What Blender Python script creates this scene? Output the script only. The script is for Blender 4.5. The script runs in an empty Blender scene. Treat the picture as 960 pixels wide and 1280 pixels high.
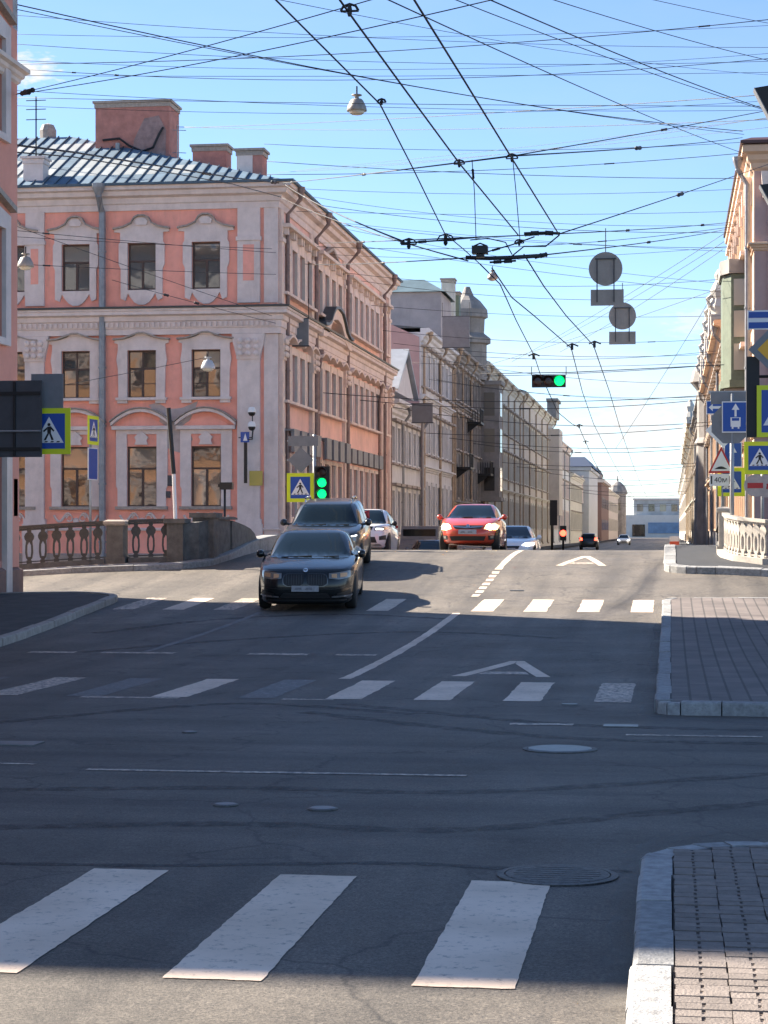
import bpy, bmesh, math, random
import numpy as np
from mathutils import Vector, Matrix
from mathutils.bvhtree import BVHTree
R = math.radians
S = bpy.context.scene
C = S.collection

# ---------------------------------------------------------------- camera, sky, sun, exposure
FPX, CX, HZ, EYE, YAW = 2500.0, 480.0, 665.0, 1.81, math.atan(358 / 2500.0)
cam = bpy.data.cameras.new('camera'); cam_o = bpy.data.objects.new('camera', cam); C.objects.link(cam_o)
cam.sensor_fit = 'VERTICAL'; cam.sensor_height = 36; cam.sensor_width = 27
cam.lens = FPX / 1280 * 36
cam.shift_y = (HZ - 640) / 1280.0
cam.clip_end = 6000
cam_o.location = (0, 0, EYE); cam_o.rotation_euler = (R(90), 0, YAW)
S.camera = cam_o

SUN_AZ = Vector((-1, 0.45, 0)).normalized()
SUN_EL = R(35)
w = bpy.data.worlds.new('World'); S.world = w; w.use_nodes = True
nt = w.node_tree; nt.nodes.clear()
sky = nt.nodes.new('ShaderNodeTexSky'); sky.sky_type = 'NISHITA'; sky.sun_disc = False
sky.sun_elevation = SUN_EL; sky.sun_rotation = math.atan2(SUN_AZ.x, SUN_AZ.y)
sky.air_density = 0.74; sky.dust_density = 0.1; sky.ozone_density = 3.6; sky.altitude = 0
tc = nt.nodes.new('ShaderNodeTexCoord')
mp = nt.nodes.new('ShaderNodeMapping'); mp.inputs['Scale'].default_value = (5.0, 5.0, 17.0); mp.inputs['Location'].default_value = (1.3, 0.4, 0.0)
nz = nt.nodes.new('ShaderNodeTexNoise'); nz.inputs['Scale'].default_value = 1.9; nz.inputs['Detail'].default_value = 7; nz.inputs['Roughness'].default_value = 0.58
nt.links.new(tc.outputs['Generated'], mp.inputs[0]); nt.links.new(mp.outputs[0], nz.inputs[0])
sx = nt.nodes.new('ShaderNodeSeparateXYZ'); nt.links.new(tc.outputs['Generated'], sx.inputs[0])
cr = nt.nodes.new('ShaderNodeValToRGB'); cr.color_ramp.elements[0].position = 0.44; cr.color_ramp.elements[1].position = 0.68
nt.links.new(nz.outputs[0], cr.inputs[0])
mr = nt.nodes.new('ShaderNodeMapRange'); mr.inputs[1].default_value = 0.025; mr.inputs[2].default_value = 0.13; mr.inputs[3].default_value = 1.0; mr.inputs[4].default_value = 0.04
nt.links.new(sx.outputs[2], mr.inputs[0])
mu = nt.nodes.new('ShaderNodeMath'); mu.operation = 'MULTIPLY'; nt.links.new(cr.outputs[0], mu.inputs[0]); nt.links.new(mr.outputs[0], mu.inputs[1])
# three small cumulus wisps that stand in the photographed part of the sky
tot = mu.outputs[0]
nz2 = nt.nodes.new('ShaderNodeTexNoise'); nz2.inputs['Scale'].default_value = 26; nz2.inputs['Detail'].default_value = 8; nz2.inputs['Roughness'].default_value = .6; nt.links.new(mp.outputs[0], nz2.inputs[0])
for az_px, al_px, rad_, amt in ((38, 88, .021, .95), (800, 528, .040, .9), (740, 540, .03, .7), (868, 402, .024, .5)):
    dv = Vector((-math.sin(YAW), math.cos(YAW), 0)) + Vector((math.cos(YAW), math.sin(YAW), 0)) * ((az_px - CX) / FPX) + Vector((0, 0, (HZ - al_px) / FPX)); dv.normalize()
    sb = nt.nodes.new('ShaderNodeVectorMath'); sb.operation = 'SUBTRACT'; sb.inputs[1].default_value = dv; nt.links.new(tc.outputs['Generated'], sb.inputs[0])
    sc_ = nt.nodes.new('ShaderNodeVectorMath'); sc_.operation = 'MULTIPLY'; sc_.inputs[1].default_value = (1, 1, 1.9); nt.links.new(sb.outputs[0], sc_.inputs[0])
    ln_ = nt.nodes.new('ShaderNodeVectorMath'); ln_.operation = 'LENGTH'; nt.links.new(sc_.outputs[0], ln_.inputs[0])
    m1 = nt.nodes.new('ShaderNodeMapRange'); m1.inputs[1].default_value = rad_; m1.inputs[2].default_value = 0; m1.inputs[3].default_value = 0; m1.inputs[4].default_value = .55; nt.links.new(ln_.outputs['Value'], m1.inputs[0])
    m2 = nt.nodes.new('ShaderNodeMath'); m2.operation = 'ADD'; nt.links.new(m1.outputs[0], m2.inputs[0]); nt.links.new(nz2.outputs[0], m2.inputs[1])
    m3 = nt.nodes.new('ShaderNodeMapRange'); m3.inputs[1].default_value = .66; m3.inputs[2].default_value = .95; m3.inputs[3].default_value = 0; m3.inputs[4].default_value = amt; nt.links.new(m2.outputs[0], m3.inputs[0])
    m4 = nt.nodes.new('ShaderNodeMath'); m4.operation = 'GREATER_THAN'; m4.inputs[1].default_value = 0; nt.links.new(m1.outputs[0], m4.inputs[0])
    m5 = nt.nodes.new('ShaderNodeMath'); m5.operation = 'MULTIPLY'; nt.links.new(m3.outputs[0], m5.inputs[0]); nt.links.new(m4.outputs[0], m5.inputs[1])
    m6 = nt.nodes.new('ShaderNodeMath'); m6.operation = 'MAXIMUM'; nt.links.new(tot, m6.inputs[0]); nt.links.new(m5.outputs[0], m6.inputs[1]); tot = m6.outputs[0]
mx = nt.nodes.new('ShaderNodeMixRGB'); mx.inputs[2].default_value = (4.6, 4.5, 4.4, 1)
nt.links.new(tot, mx.inputs[0]); nt.links.new(sky.outputs[0], mx.inputs[1])
bg = nt.nodes.new('ShaderNodeBackground'); bg.inputs[1].default_value = 0.064
nt.links.new(mx.outputs[0], bg.inputs[0])
wo = nt.nodes.new('ShaderNodeOutputWorld'); nt.links.new(bg.outputs[0], wo.inputs[0])
sl = bpy.data.lights.new('sun', 'SUN'); sl.energy = 5.0; sl.angle = R(0.6); sl.color = (1.0, 0.90, 0.76)
so = bpy.data.objects.new('sun', sl); C.objects.link(so)
tosun = SUN_AZ * math.cos(SUN_EL) + Vector((0, 0, math.sin(SUN_EL)))
so.rotation_euler = (-tosun).to_track_quat('-Z', 'Y').to_euler(); so.location = (-60, 30, 60)
S.view_settings.view_transform = 'Standard'; S.view_settings.look = 'None'
S.view_settings.exposure = 1.85; S.view_settings.gamma = 1.0; S.view_settings.use_curve_mapping = False
S.render.resolution_x = 768; S.render.resolution_y = 1024

# ---------------------------------------------------------------- measuring helpers
_F = Vector((-math.sin(YAW), math.cos(YAW), 0)); _Rt = Vector((math.cos(YAW), math.sin(YAW), 0))
def W(px, py, d):
    """a surveyed point: photo position plus its distance in metres"""
    return _F * d + _Rt * ((px - CX) / FPX * d) + Vector((0, 0, EYE + (HZ - py) / FPX * d))
def WZ(px, py, z):
    return W(px, py, (z - EYE) * FPX / (HZ - py))

_kn = [(-1000, 0), (27, 0), (32, .09), (36, .23), (39, .36), (42, .53), (45, .80), (48, 1.05), (51, 1.24), (54, 1.33), (57, 1.30), (61, 1.10), (66, .75), (72, .35), (80, .1), (90, 0), (5000, 0)]
_ty = np.arange(20, 100.01, 0.5)
_tz = np.interp(_ty, [k[0] for k in _kn], [k[1] for k in _kn])
_tz = np.convolve(np.pad(_tz, 4, mode='edge'), np.ones(9) / 9, mode='valid')
def G0(y): return float(np.interp(y, _ty, _tz))
def lat(x):
    dx = max(0.0, -12 - x, x - 1.2) / 14.0
    dx = min(1.0, dx); return 1 - .85 * dx * dx * (3 - 2 * dx)
def G(x, y): return G0(y) * lat(x)

# ---------------------------------------------------------------- materials
MATS = {}
def mat(name, col, rough=.65, metal=0.0, var=0.0, scale=2.0, bump=0.0, bscale=30.0, coat=0.0, emit=0.0, rand=0.0, dirt=0.0, dirtcol=(.10, .09, .08), spec=.5, stretch=None):
    if name in MATS: return MATS[name]
    m = bpy.data.materials.new(name); m.use_nodes = True; MATS[name] = m
    n = m.node_tree; b = n.nodes['Principled BSDF']
    b.inputs['Base Color'].default_value = (*col, 1); b.inputs['Roughness'].default_value = rough
    b.inputs['Metallic'].default_value = metal; b.inputs['Coat Weight'].default_value = coat; b.inputs['Coat Roughness'].default_value = .03
    b.inputs['Specular IOR Level'].default_value = spec
    if emit:
        b.inputs['Emission Color'].default_value = (*col, 1); b.inputs['Emission Strength'].default_value = emit
    g = n.nodes.new('ShaderNodeNewGeometry'); vec = g.outputs['Position']
    if stretch:
        mpn = n.nodes.new('ShaderNodeMapping'); mpn.inputs['Scale'].default_value = stretch; n.links.new(vec, mpn.inputs[0]); vec = mpn.outputs[0]
    out = None
    if var:
        t = n.nodes.new('ShaderNodeTexNoise'); t.inputs['Scale'].default_value = scale; t.inputs['Detail'].default_value = 8; t.inputs['Roughness'].default_value = .65
        n.links.new(vec, t.inputs['Vector'])
        r = n.nodes.new('ShaderNodeValToRGB'); e = r.color_ramp.elements
        e[0].position = .3; e[1].position = .7
        e[0].color = (*[c * (1 - var) for c in col], 1); e[1].color = (*[min(1, c * (1 + var)) for c in col], 1)
        n.links.new(t.outputs[0], r.inputs[0]); out = r.outputs[0]
    if dirt:
        t = n.nodes.new('ShaderNodeTexNoise'); t.inputs['Scale'].default_value = .8; t.inputs['Detail'].default_value = 9; t.inputs['Roughness'].default_value = .7
        mpn = n.nodes.new('ShaderNodeMapping'); mpn.inputs['Scale'].default_value = (1.6, 1.6, .35); n.links.new(g.outputs['Position'], mpn.inputs[0]); n.links.new(mpn.outputs[0], t.inputs['Vector'])
        r = n.nodes.new('ShaderNodeMapRange'); r.inputs[1].default_value = .52; r.inputs[2].default_value = .78; r.inputs[3].default_value = 0; r.inputs[4].default_value = dirt
        n.links.new(t.outputs[0], r.inputs[0])
        x = n.nodes.new('ShaderNodeMixRGB'); n.links.new(r.outputs[0], x.inputs[0])
        if out: n.links.new(out, x.inputs[1])
        else: x.inputs[1].default_value = (*col, 1)
        x.inputs[2].default_value = (*dirtcol, 1); out = x.outputs[0]
    if rand:
        oi = n.nodes.new('ShaderNodeObjectInfo')
        r = n.nodes.new('ShaderNodeMapRange'); r.inputs[3].default_value = 1 - rand; r.inputs[4].default_value = 1 + rand
        n.links.new(oi.outputs['Random'], r.inputs[0])
        x = n.nodes.new('ShaderNodeVectorMath'); x.operation = 'SCALE'
        if out: n.links.new(out, x.inputs[0])
        else: x.inputs[0].default_value = col
        n.links.new(r.outputs[0], x.inputs['Scale']); out = x.outputs[0]
    if out: n.links.new(out, b.inputs['Base Color'])
    if bump:
        t = n.nodes.new('ShaderNodeTexNoise'); t.inputs['Scale'].default_value = bscale; t.inputs['Detail'].default_value = 5
        n.links.new(vec, t.inputs['Vector'])
        bp = n.nodes.new('ShaderNodeBump'); bp.inputs['Strength'].default_value = bump; bp.inputs['Distance'].default_value = .02
        n.links.new(t.outputs[0], bp.inputs['Height']); n.links.new(bp.outputs[0], b.inputs['Normal'])
    return m

def asphalt_mat():
    m = bpy.data.materials.new('asphalt'); m.use_nodes = True; n = m.node_tree; b = n.nodes['Principled BSDF']
    g = n.nodes.new('ShaderNodeNewGeometry'); P = g.outputs['Position']
    def noise(sc, det, rough=.6, st=None):
        v = P
        if st:
            q = n.nodes.new('ShaderNodeMapping'); q.inputs['Scale'].default_value = st; n.links.new(P, q.inputs[0]); v = q.outputs[0]
        t = n.nodes.new('ShaderNodeTexNoise'); t.inputs['Scale'].default_value = sc; t.inputs['Detail'].default_value = det; t.inputs['Roughness'].default_value = rough
        n.links.new(v, t.inputs['Vector']); return t.outputs[0]
    def ramp(s, a, c0, bb, c1):
        r = n.nodes.new('ShaderNodeValToRGB'); e = r.color_ramp.elements; e[0].position = a; e[1].position = bb; e[0].color = (*c0, 1); e[1].color = (*c1, 1); n.links.new(s, r.inputs[0]); return r.outputs[0]
    def mul(a, c):
        x = n.nodes.new('ShaderNodeMixRGB'); x.blend_type = 'MULTIPLY'; x.inputs[0].default_value = 1; n.links.new(a, x.inputs[1]); n.links.new(c, x.inputs[2]); return x.outputs[0]
    base = ramp(noise(.5, 9, .72), .34, (.078, .068, .058), .70, (.126, .111, .096))
    agg = ramp(noise(60, 4, .85), .38, (.34, .34, .35), .66, (1.8, 1.77, 1.7))
    agg2 = ramp(noise(16, 5, .8), .32, (.66, .66, .66), .7, (1.34, 1.34, 1.33))
    # tyre polish and rubber running along each carriageway
    lng = ramp(noise(1.0, 4, .55, (1.5, .03, 1)), .35, (.66, .66, .66), .62, (1.16, 1.15, 1.13))
    crs = ramp(noise(1.0, 5, .6, (.035, 1.5, 1)), .36, (.60, .60, .61), .60, (1.14, 1.13, 1.11))
    sp = n.nodes.new('ShaderNodeSeparateXYZ'); n.links.new(P, sp.inputs[0])
    mr = n.nodes.new('ShaderNodeMapRange'); mr.inputs[1].default_value = 19; mr.inputs[2].default_value = 22; n.links.new(sp.outputs[1], mr.inputs[0])
    mr2 = n.nodes.new('ShaderNodeMapRange'); mr2.inputs[1].default_value = 12.5; mr2.inputs[2].default_value = 10.5; n.links.new(sp.outputs[1], mr2.inputs[0])
    ad = n.nodes.new('ShaderNodeMath'); ad.operation = 'ADD'; ad.use_clamp = True; n.links.new(mr.outputs[0], ad.inputs[0]); n.links.new(mr2.outputs[0], ad.inputs[1])
    mixd = n.nodes.new('ShaderNodeMixRGB'); n.links.new(ad.outputs[0], mixd.inputs[0]); n.links.new(crs, mixd.inputs[1]); n.links.new(lng, mixd.inputs[2])
    col = mul(mul(mul(base, agg), agg2), mixd.outputs[0])
    # sunlit stretch of road brightened in the colour itself, from a ragged line onward
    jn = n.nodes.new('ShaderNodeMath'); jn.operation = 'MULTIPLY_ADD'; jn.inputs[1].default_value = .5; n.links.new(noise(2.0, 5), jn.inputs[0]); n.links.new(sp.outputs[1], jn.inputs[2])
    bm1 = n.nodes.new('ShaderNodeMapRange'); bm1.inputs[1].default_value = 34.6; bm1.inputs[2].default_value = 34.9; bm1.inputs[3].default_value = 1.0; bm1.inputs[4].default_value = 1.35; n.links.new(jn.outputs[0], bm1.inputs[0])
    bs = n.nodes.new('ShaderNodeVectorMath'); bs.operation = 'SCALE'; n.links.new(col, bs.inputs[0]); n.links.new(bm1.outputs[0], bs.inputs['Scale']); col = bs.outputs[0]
    # cracks
    vo = n.nodes.new('ShaderNodeTexVoronoi'); vo.feature = 'DISTANCE_TO_EDGE'; vo.inputs['Scale'].default_value = .42
    dn = n.nodes.new('ShaderNodeTexNoise'); dn.inputs['Scale'].default_value = 1.6; dn.inputs['Detail'].default_value = 6; n.links.new(P, dn.inputs['Vector'])
    av = n.nodes.new('ShaderNodeMixRGB'); av.blend_type = 'ADD'; av.inputs[0].default_value = .9; n.links.new(P, av.inputs[1]); n.links.new(dn.outputs[1], av.inputs[2]); n.links.new(av.outputs[0], vo.inputs['Vector'])
    ck = ramp(vo.outputs[0], 0.0, (.42, .42, .43), .012, (1, 1, 1))
    col = mul(col, ck)
    # dark oil drips and tar smears, pale grit
    col = mul(col, ramp(noise(2.6, 7, .7), .60, (1, 1, 1), .72, (.55, .54, .53)))
    col = mul(col, ramp(noise(5.5, 8, .75, (1, .6, 1)), .58, (1, 1, 1), .75, (1.5, 1.45, 1.38)))
    n.links.new(col, b.inputs['Base Color'])
    rr = n.nodes.new('ShaderNodeMapRange'); rr.inputs[3].default_value = .48; rr.inputs[4].default_value = .8; n.links.new(noise(.8, 6), rr.inputs[0]); n.links.new(rr.outputs[0], b.inputs['Roughness'])
    bp = n.nodes.new('ShaderNodeBump'); bp.inputs['Strength'].default_value = .55; bp.inputs['Distance'].default_value = .012; n.links.new(noise(70, 4, .8), bp.inputs['Height']); n.links.new(bp.outputs[0], b.inputs['Normal'])
    return m

def paint_mat(name, wear, col=(.74, .585, .46)):
    m = bpy.data.materials.new(name); m.use_nodes = True; n = m.node_tree; b = n.nodes['Principled BSDF']
    g = n.nodes.new('ShaderNodeNewGeometry')
    t = n.nodes.new('ShaderNodeTexNoise'); t.inputs['Scale'].default_value = 14; t.inputs['Detail'].default_value = 12; t.inputs['Roughness'].default_value = .78; n.links.new(g.outputs['Position'], t.inputs['Vector'])
    r = n.nodes.new('ShaderNodeValToRGB'); e = r.color_ramp.elements
    e[0].position = .30 + wear; e[0].color = (.10, .10, .10, 1); e[1].position = .44 + wear; e[1].color = (*col, 1)
    n.links.new(t.outputs[0], r.inputs[0])
    t2 = n.nodes.new('ShaderNodeTexNoise'); t2.inputs['Scale'].default_value = 1.4; t2.inputs['Detail'].default_value = 8; n.links.new(g.outputs['Position'], t2.inputs['Vector'])
    r2 = n.nodes.new('ShaderNodeValToRGB'); e = r2.color_ramp.elements; e[0].position = .3; e[1].position = .65; e[0].color = (.80, .78, .75, 1); e[1].color = (1.06, 1.06, 1.06, 1); n.links.new(t2.outputs[0], r2.inputs[0])
    x = n.nodes.new('ShaderNodeMixRGB'); x.blend_type = 'MULTIPLY'; x.inputs[0].default_value = 1; n.links.new(r.outputs[0], x.inputs[1]); n.links.new(r2.outputs[0], x.inputs[2])
    n.links.new(x.outputs[0], b.inputs['Base Color']); b.inputs['Roughness'].default_value = .6
    bp = n.nodes.new('ShaderNodeBump'); bp.inputs['Strength'].default_value = .15; bp.inputs['Distance'].default_value = .004
    t3 = n.nodes.new('ShaderNodeTexNoise'); t3.inputs['Scale'].default_value = 70; n.links.new(g.outputs['Position'], t3.inputs['Vector']); n.links.new(t3.outputs[0], bp.inputs['Height']); n.links.new(bp.outputs[0], b.inputs['Normal'])
    return m

def smear_mat(name, col, lo, hi, sc):
    m = bpy.data.materials.new(name); m.use_nodes = True; n = m.node_tree; b = n.nodes['Principled BSDF']
    b.inputs['Base Color'].default_value = (*col, 1); b.inputs['Roughness'].default_value = .6
    g = n.nodes.new('ShaderNodeNewGeometry'); t = n.nodes.new('ShaderNodeTexNoise'); t.inputs['Scale'].default_value = sc; t.inputs['Detail'].default_value = 9; t.inputs['Roughness'].default_value = .7
    n.links.new(g.outputs['Position'], t.inputs['Vector'])
    r = n.nodes.new('ShaderNodeMapRange'); r.inputs[1].default_value = .35; r.inputs[2].default_value = .7; r.inputs[3].default_value = lo; r.inputs[4].default_value = hi
    n.links.new(t.outputs[0], r.inputs[0]); n.links.new(r.outputs[0], b.inputs['Alpha']); return m

def brick_mat(name, c1, c2, cm, sc=1.0):
    m = bpy.data.materials.new(name); m.use_nodes = True; n = m.node_tree; b = n.nodes['Principled BSDF']
    g = n.nodes.new('ShaderNodeNewGeometry')
    k = n.nodes.new('ShaderNodeTexBrick'); n.links.new(g.outputs['Position'], k.inputs['Vector'])
    k.inputs['Color1'].default_value = (*c1, 1); k.inputs['Color2'].default_value = (*c2, 1); k.inputs['Mortar'].default_value = (*cm, 1)
    k.inputs['Scale'].default_value = sc; k.inputs['Brick Width'].default_value = .2; k.inputs['Row Height'].default_value = .2; k.inputs['Mortar Size'].default_value = .014; k.offset = 0
    t = n.nodes.new('ShaderNodeTexNoise'); t.inputs['Scale'].default_value = 1.3; t.inputs['Detail'].default_value = 8; n.links.new(g.outputs['Position'], t.inputs['Vector'])
    r = n.nodes.new('ShaderNodeValToRGB'); e = r.color_ramp.elements; e[0].position = .3; e[1].position = .7; e[0].color = (.7, .7, .7, 1); e[1].color = (1.2, 1.2, 1.2, 1); n.links.new(t.outputs[0], r.inputs[0])
    x = n.nodes.new('ShaderNodeMixRGB'); x.blend_type = 'MULTIPLY'; x.inputs[0].default_value = 1; n.links.new(k.outputs[0], x.inputs[1]); n.links.new(r.outputs[0], x.inputs[2])
    n.links.new(x.outputs[0], b.inputs['Base Color']); b.inputs['Roughness'].default_value = .8
    bp = n.nodes.new('ShaderNodeBump'); bp.inputs['Strength'].default_value = .6; bp.inputs['Distance'].default_value = .01; bp.invert = True
    n.links.new(k.outputs['Fac'], bp.inputs['Height']); n.links.new(bp.outputs[0], b.inputs['Normal'])
    return m

def glass_mat(name, col, rand=.5):
    m = bpy.data.materials.new(name); m.use_nodes = True; n = m.node_tree; b = n.nodes['Principled BSDF']; MATS[name] = m
    b.inputs['Roughness'].default_value = .04; b.inputs['Specular IOR Level'].default_value = 1.0; b.inputs['IOR'].default_value = 1.6
    oi = n.nodes.new('ShaderNodeObjectInfo'); r = n.nodes.new('ShaderNodeValToRGB'); e = r.color_ramp.elements
    e[0].color = (*[c * .45 for c in col], 1); e[1].color = (*[c * 1.5 for c in col], 1)
    q = e.new(.62); q.color = (*[c * 1.2 for c in col], 1); e[2].color = (.30, .27, .22, 1)
    n.links.new(oi.outputs['Random'], r.inputs[0]); n.links.new(r.outputs[0], b.inputs['Base Color'])
    g = n.nodes.new('ShaderNodeNewGeometry'); t = n.nodes.new('ShaderNodeTexNoise'); t.inputs['Scale'].default_value = 1.1; n.links.new(g.outputs['Position'], t.inputs['Vector'])
    bp = n.nodes.new('ShaderNodeBump'); bp.inputs['Strength'].default_value = .12; bp.inputs['Distance'].default_value = .05; n.links.new(t.outputs[0], bp.inputs['Height']); n.links.new(bp.outputs[0], b.inputs['Normal'])
    return m

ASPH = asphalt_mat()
PAINT = paint_mat('road_paint', .02); PAINT2 = paint_mat('road_paint_worn', .13); PAINT3 = paint_mat('road_paint_faded', .21, (.30, .30, .30))
TYRE = mat('tyre_rubber', (.022, .022, .022), .8)
GRAN = mat('kerb_granite', (.29, .287, .283), .75, var=.35, scale=14, bump=.5, bscale=60, rand=.16)
GRANW = mat('granite_warm', (.36, .31, .27), .75, var=.25, scale=9, bump=.4, bscale=40, rand=.06)
GRAND = mat('granite_dark', (.125, .118, .11), .8, var=.35, scale=5, bump=.5, bscale=30, dirt=.5, dirtcol=(.05, .045, .04))
IRON = mat('cast_iron', (.055, .05, .047), .5, var=.3, scale=12, bump=.2)
IRONL = mat('cast_iron_sunlit', (.44, .395, .34), .6, var=.15, scale=8)  # same iron as the left railing, with the sunlight put into its colour
PAVER = mat('paver_clay', (.205, .172, .152), .85, var=.2, scale=18, bump=.5, bscale=90, rand=.14)
PAVJ = mat('paver_joint', (.12, .10, .088), .95, var=.2, scale=30)
BRK = brick_mat('paving_blocks', (.165, .138, .128), (.20, .165, .15), (.08, .07, .065))
PINK = mat('pink_plaster', (.89, .395, .31), .85, var=.13, scale=1.2, bump=.15, bscale=25, dirt=.7, dirtcol=(.50, .27, .225))
PINKD = mat('pink_plaster_street', (.82, .52, .45), .85, var=.14, scale=1.0, bump=.15, bscale=25, dirt=.5, dirtcol=(.50, .36, .33))
SALM = mat('salmon_plaster', (.74, .33, .25), .85, var=.08, scale=1.2, bump=.15, bscale=25, dirt=.2, dirtcol=(.40, .22, .18))
OCHRE = mat('ochre_plaster', (.82, .46, .25), .85, var=.08, scale=1.2)
WHITE = mat('white_trim', (.71, .61, .575), .85, var=.12, scale=2.2, bump=.12, bscale=30, dirt=.55, dirtcol=(.44, .36, .335))
CREAM = mat('cream_trim', (.76, .63, .555), .85, var=.12, scale=2.2, dirt=.4, dirtcol=(.30, .22, .17))
PATCH = mat('bare_render', (.46, .39, .375), .9, var=.15, scale=3, bump=.3, bscale=30)
GREYW = mat('grey_plaster', (.62, .62, .635), .85, var=.12, scale=1.0, dirt=.5, dirtcol=(.24, .23, .23))
BEIGE = mat('beige_plaster', (.56, .495, .44), .85, var=.14, scale=.8, dirt=.5, dirtcol=(.27, .21, .17))
PALEY = mat('pale_yellow_plaster', (.62, .585, .515), .85, var=.12, scale=.8, dirt=.5, dirtcol=(.30, .25, .19))
STONE = mat('dark_stone', (.27, .25, .235), .85, var=.25, scale=1.2, bump=.4, bscale=8, dirt=.4, dirtcol=(.10, .085, .075))
ROSEW = mat('rose_firewall', (.42, .28, .275), .9, var=.12, scale=.9, dirt=.4, dirtcol=(.36, .28, .27))
LILAC = mat('lilac_firewall', (.44, .385, .38), .9, var=.14, scale=.9, dirt=.5, dirtcol=(.28, .25, .25))
PEACH = mat('peach_plaster', (.62, .43, .30), .85, var=.12, scale=1.0, dirt=.4, dirtcol=(.34, .24, .18))
MAUVE = mat('mauve_plaster', (.42, .29, .27), .85, var=.12, scale=1.0, dirt=.4, dirtcol=(.28, .20, .19))
GREEN = mat('green_oriel_paint', (.13, .16, .115), .6, var=.2, scale=3, dirt=.3, dirtcol=(.12, .11, .08))
PBLUE = mat('pale_blue_plaster', (.52, .53, .54), .85, var=.1, scale=.6)
REDB = mat('red_brown_plaster', (.17, .10, .085), .85, var=.1, scale=.6)
BRICKR = mat('chimney_brick', (.44, .20, .165), .9, var=.22, scale=2.5, bump=.4, bscale=20, dirt=.5, dirtcol=(.22, .15, .14))
ROOFB = mat('blue_roof_sheet', (.085, .145, .205), .7, var=.25, scale=2, rand=.22)
ROOFW = mat('pale_roof_sheet', (.29, .32, .335), .7, var=.12, scale=3, rand=.12)
ROOFS = mat('roof_seam', (.055, .085, .115), .5, metal=.3)
ROOFD = mat('dark_roof_sheet', (.085, .10, .11), .5, metal=.3, var=.25, scale=1)
ROOFG = mat('zinc_roof_sheet', (.40, .43, .46), .4, metal=.4, var=.15, scale=1)
PIPE = mat('downpipe_grey', (.26, .27, .29), .5, metal=.3, var=.2, scale=4)
PIPEB = mat('downpipe_brown', (.24, .165, .145), .6, var=.3, scale=4)
PIPET = mat('downpipe_tan', (.36, .27, .19), .6, var=.2, scale=4)
FRAMEB = mat('window_frame_brown', (.075, .048, .04), .6)
FRAMEW = mat('window_frame_pale', (.42, .40, .38), .6)
GLASS = glass_mat('window_glass', (.045, .042, .040))
DARKM = mat('black_metal', (.018, .018, .02), .5, metal=.2)
WIREM = mat('wire_cable', (.022, .024, .03), .6)
GREYM = mat('galvanised_steel', (.36, .37, .38), .45, metal=.5, var=.15, scale=6)
SIGNB = mat('sign_back_grey', (.20, .21, .225), .55, metal=.2, var=.12, scale=4)
SIGND = mat('sign_back_dark', (.062, .064, .072), .6, var=.15, scale=4)
BLUE = mat('sign_blue', (.012, .075, .36), .4)
WHT = mat('sign_white', (.80, .80, .80), .4)
YELG = mat('sign_fluorescent', (.72, .80, .02), .45)
YEL = mat('sign_amber', (.80, .42, .03), .45)
RED = mat('sign_red', (.50, .03, .03), .45)
BLK = mat('sign_black', (.01, .01, .01), .5)
GRNL = mat('lamp_green', (.0, .62, .11), .4, emit=1.0)
REDL = mat('lamp_red', (1.0, .06, .03), .4, emit=2.5)
LENS = mat('lamp_off', (.03, .012, .012), .2)
HEADON = mat('headlamp_lit', (1.0, .78, .42), .3, emit=16)
HEADW = mat('headlamp_daylight', (.9, .95, 1.0), .3, emit=1.6)
HEAD = mat('headlamp_clear', (.30, .27, .24), .08, metal=.5, spec=1)
CHROME = mat('chrome', (.72, .70, .66), .15, metal=1)
CGLASS = mat('car_glass', (.007, .013, .018), .05, spec=.25)
PLATE = mat('number_plate', (.36, .36, .38), .5, var=.25, scale=22)
PLAST = mat('black_plastic', (.012, .012, .013), .5)
BLKP = mat('car_paint_black', (.006, .008, .009), .22, spec=.4, coat=.35)
GRYP = mat('car_paint_graphite', (.03, .033, .038), .3, metal=.4, coat=.5)
WHTP = mat('car_paint_white', (.78, .78, .79), .35, coat=1)
REDP = mat('car_paint_red', (.58, .06, .025), .3, metal=.1, coat=1)
SILP = mat('car_paint_navy', (.05, .07, .11), .3, metal=.5, coat=1)
DCHROME = mat('dark_chrome', (.16, .15, .14), .25, metal=1)
RIM = mat('alloy_rim', (.40, .40, .41), .3, metal=.9)
WATER = mat('canal_water', (.02, .035, .035), .05, bump=.4, bscale=2.5, spec=1)

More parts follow.
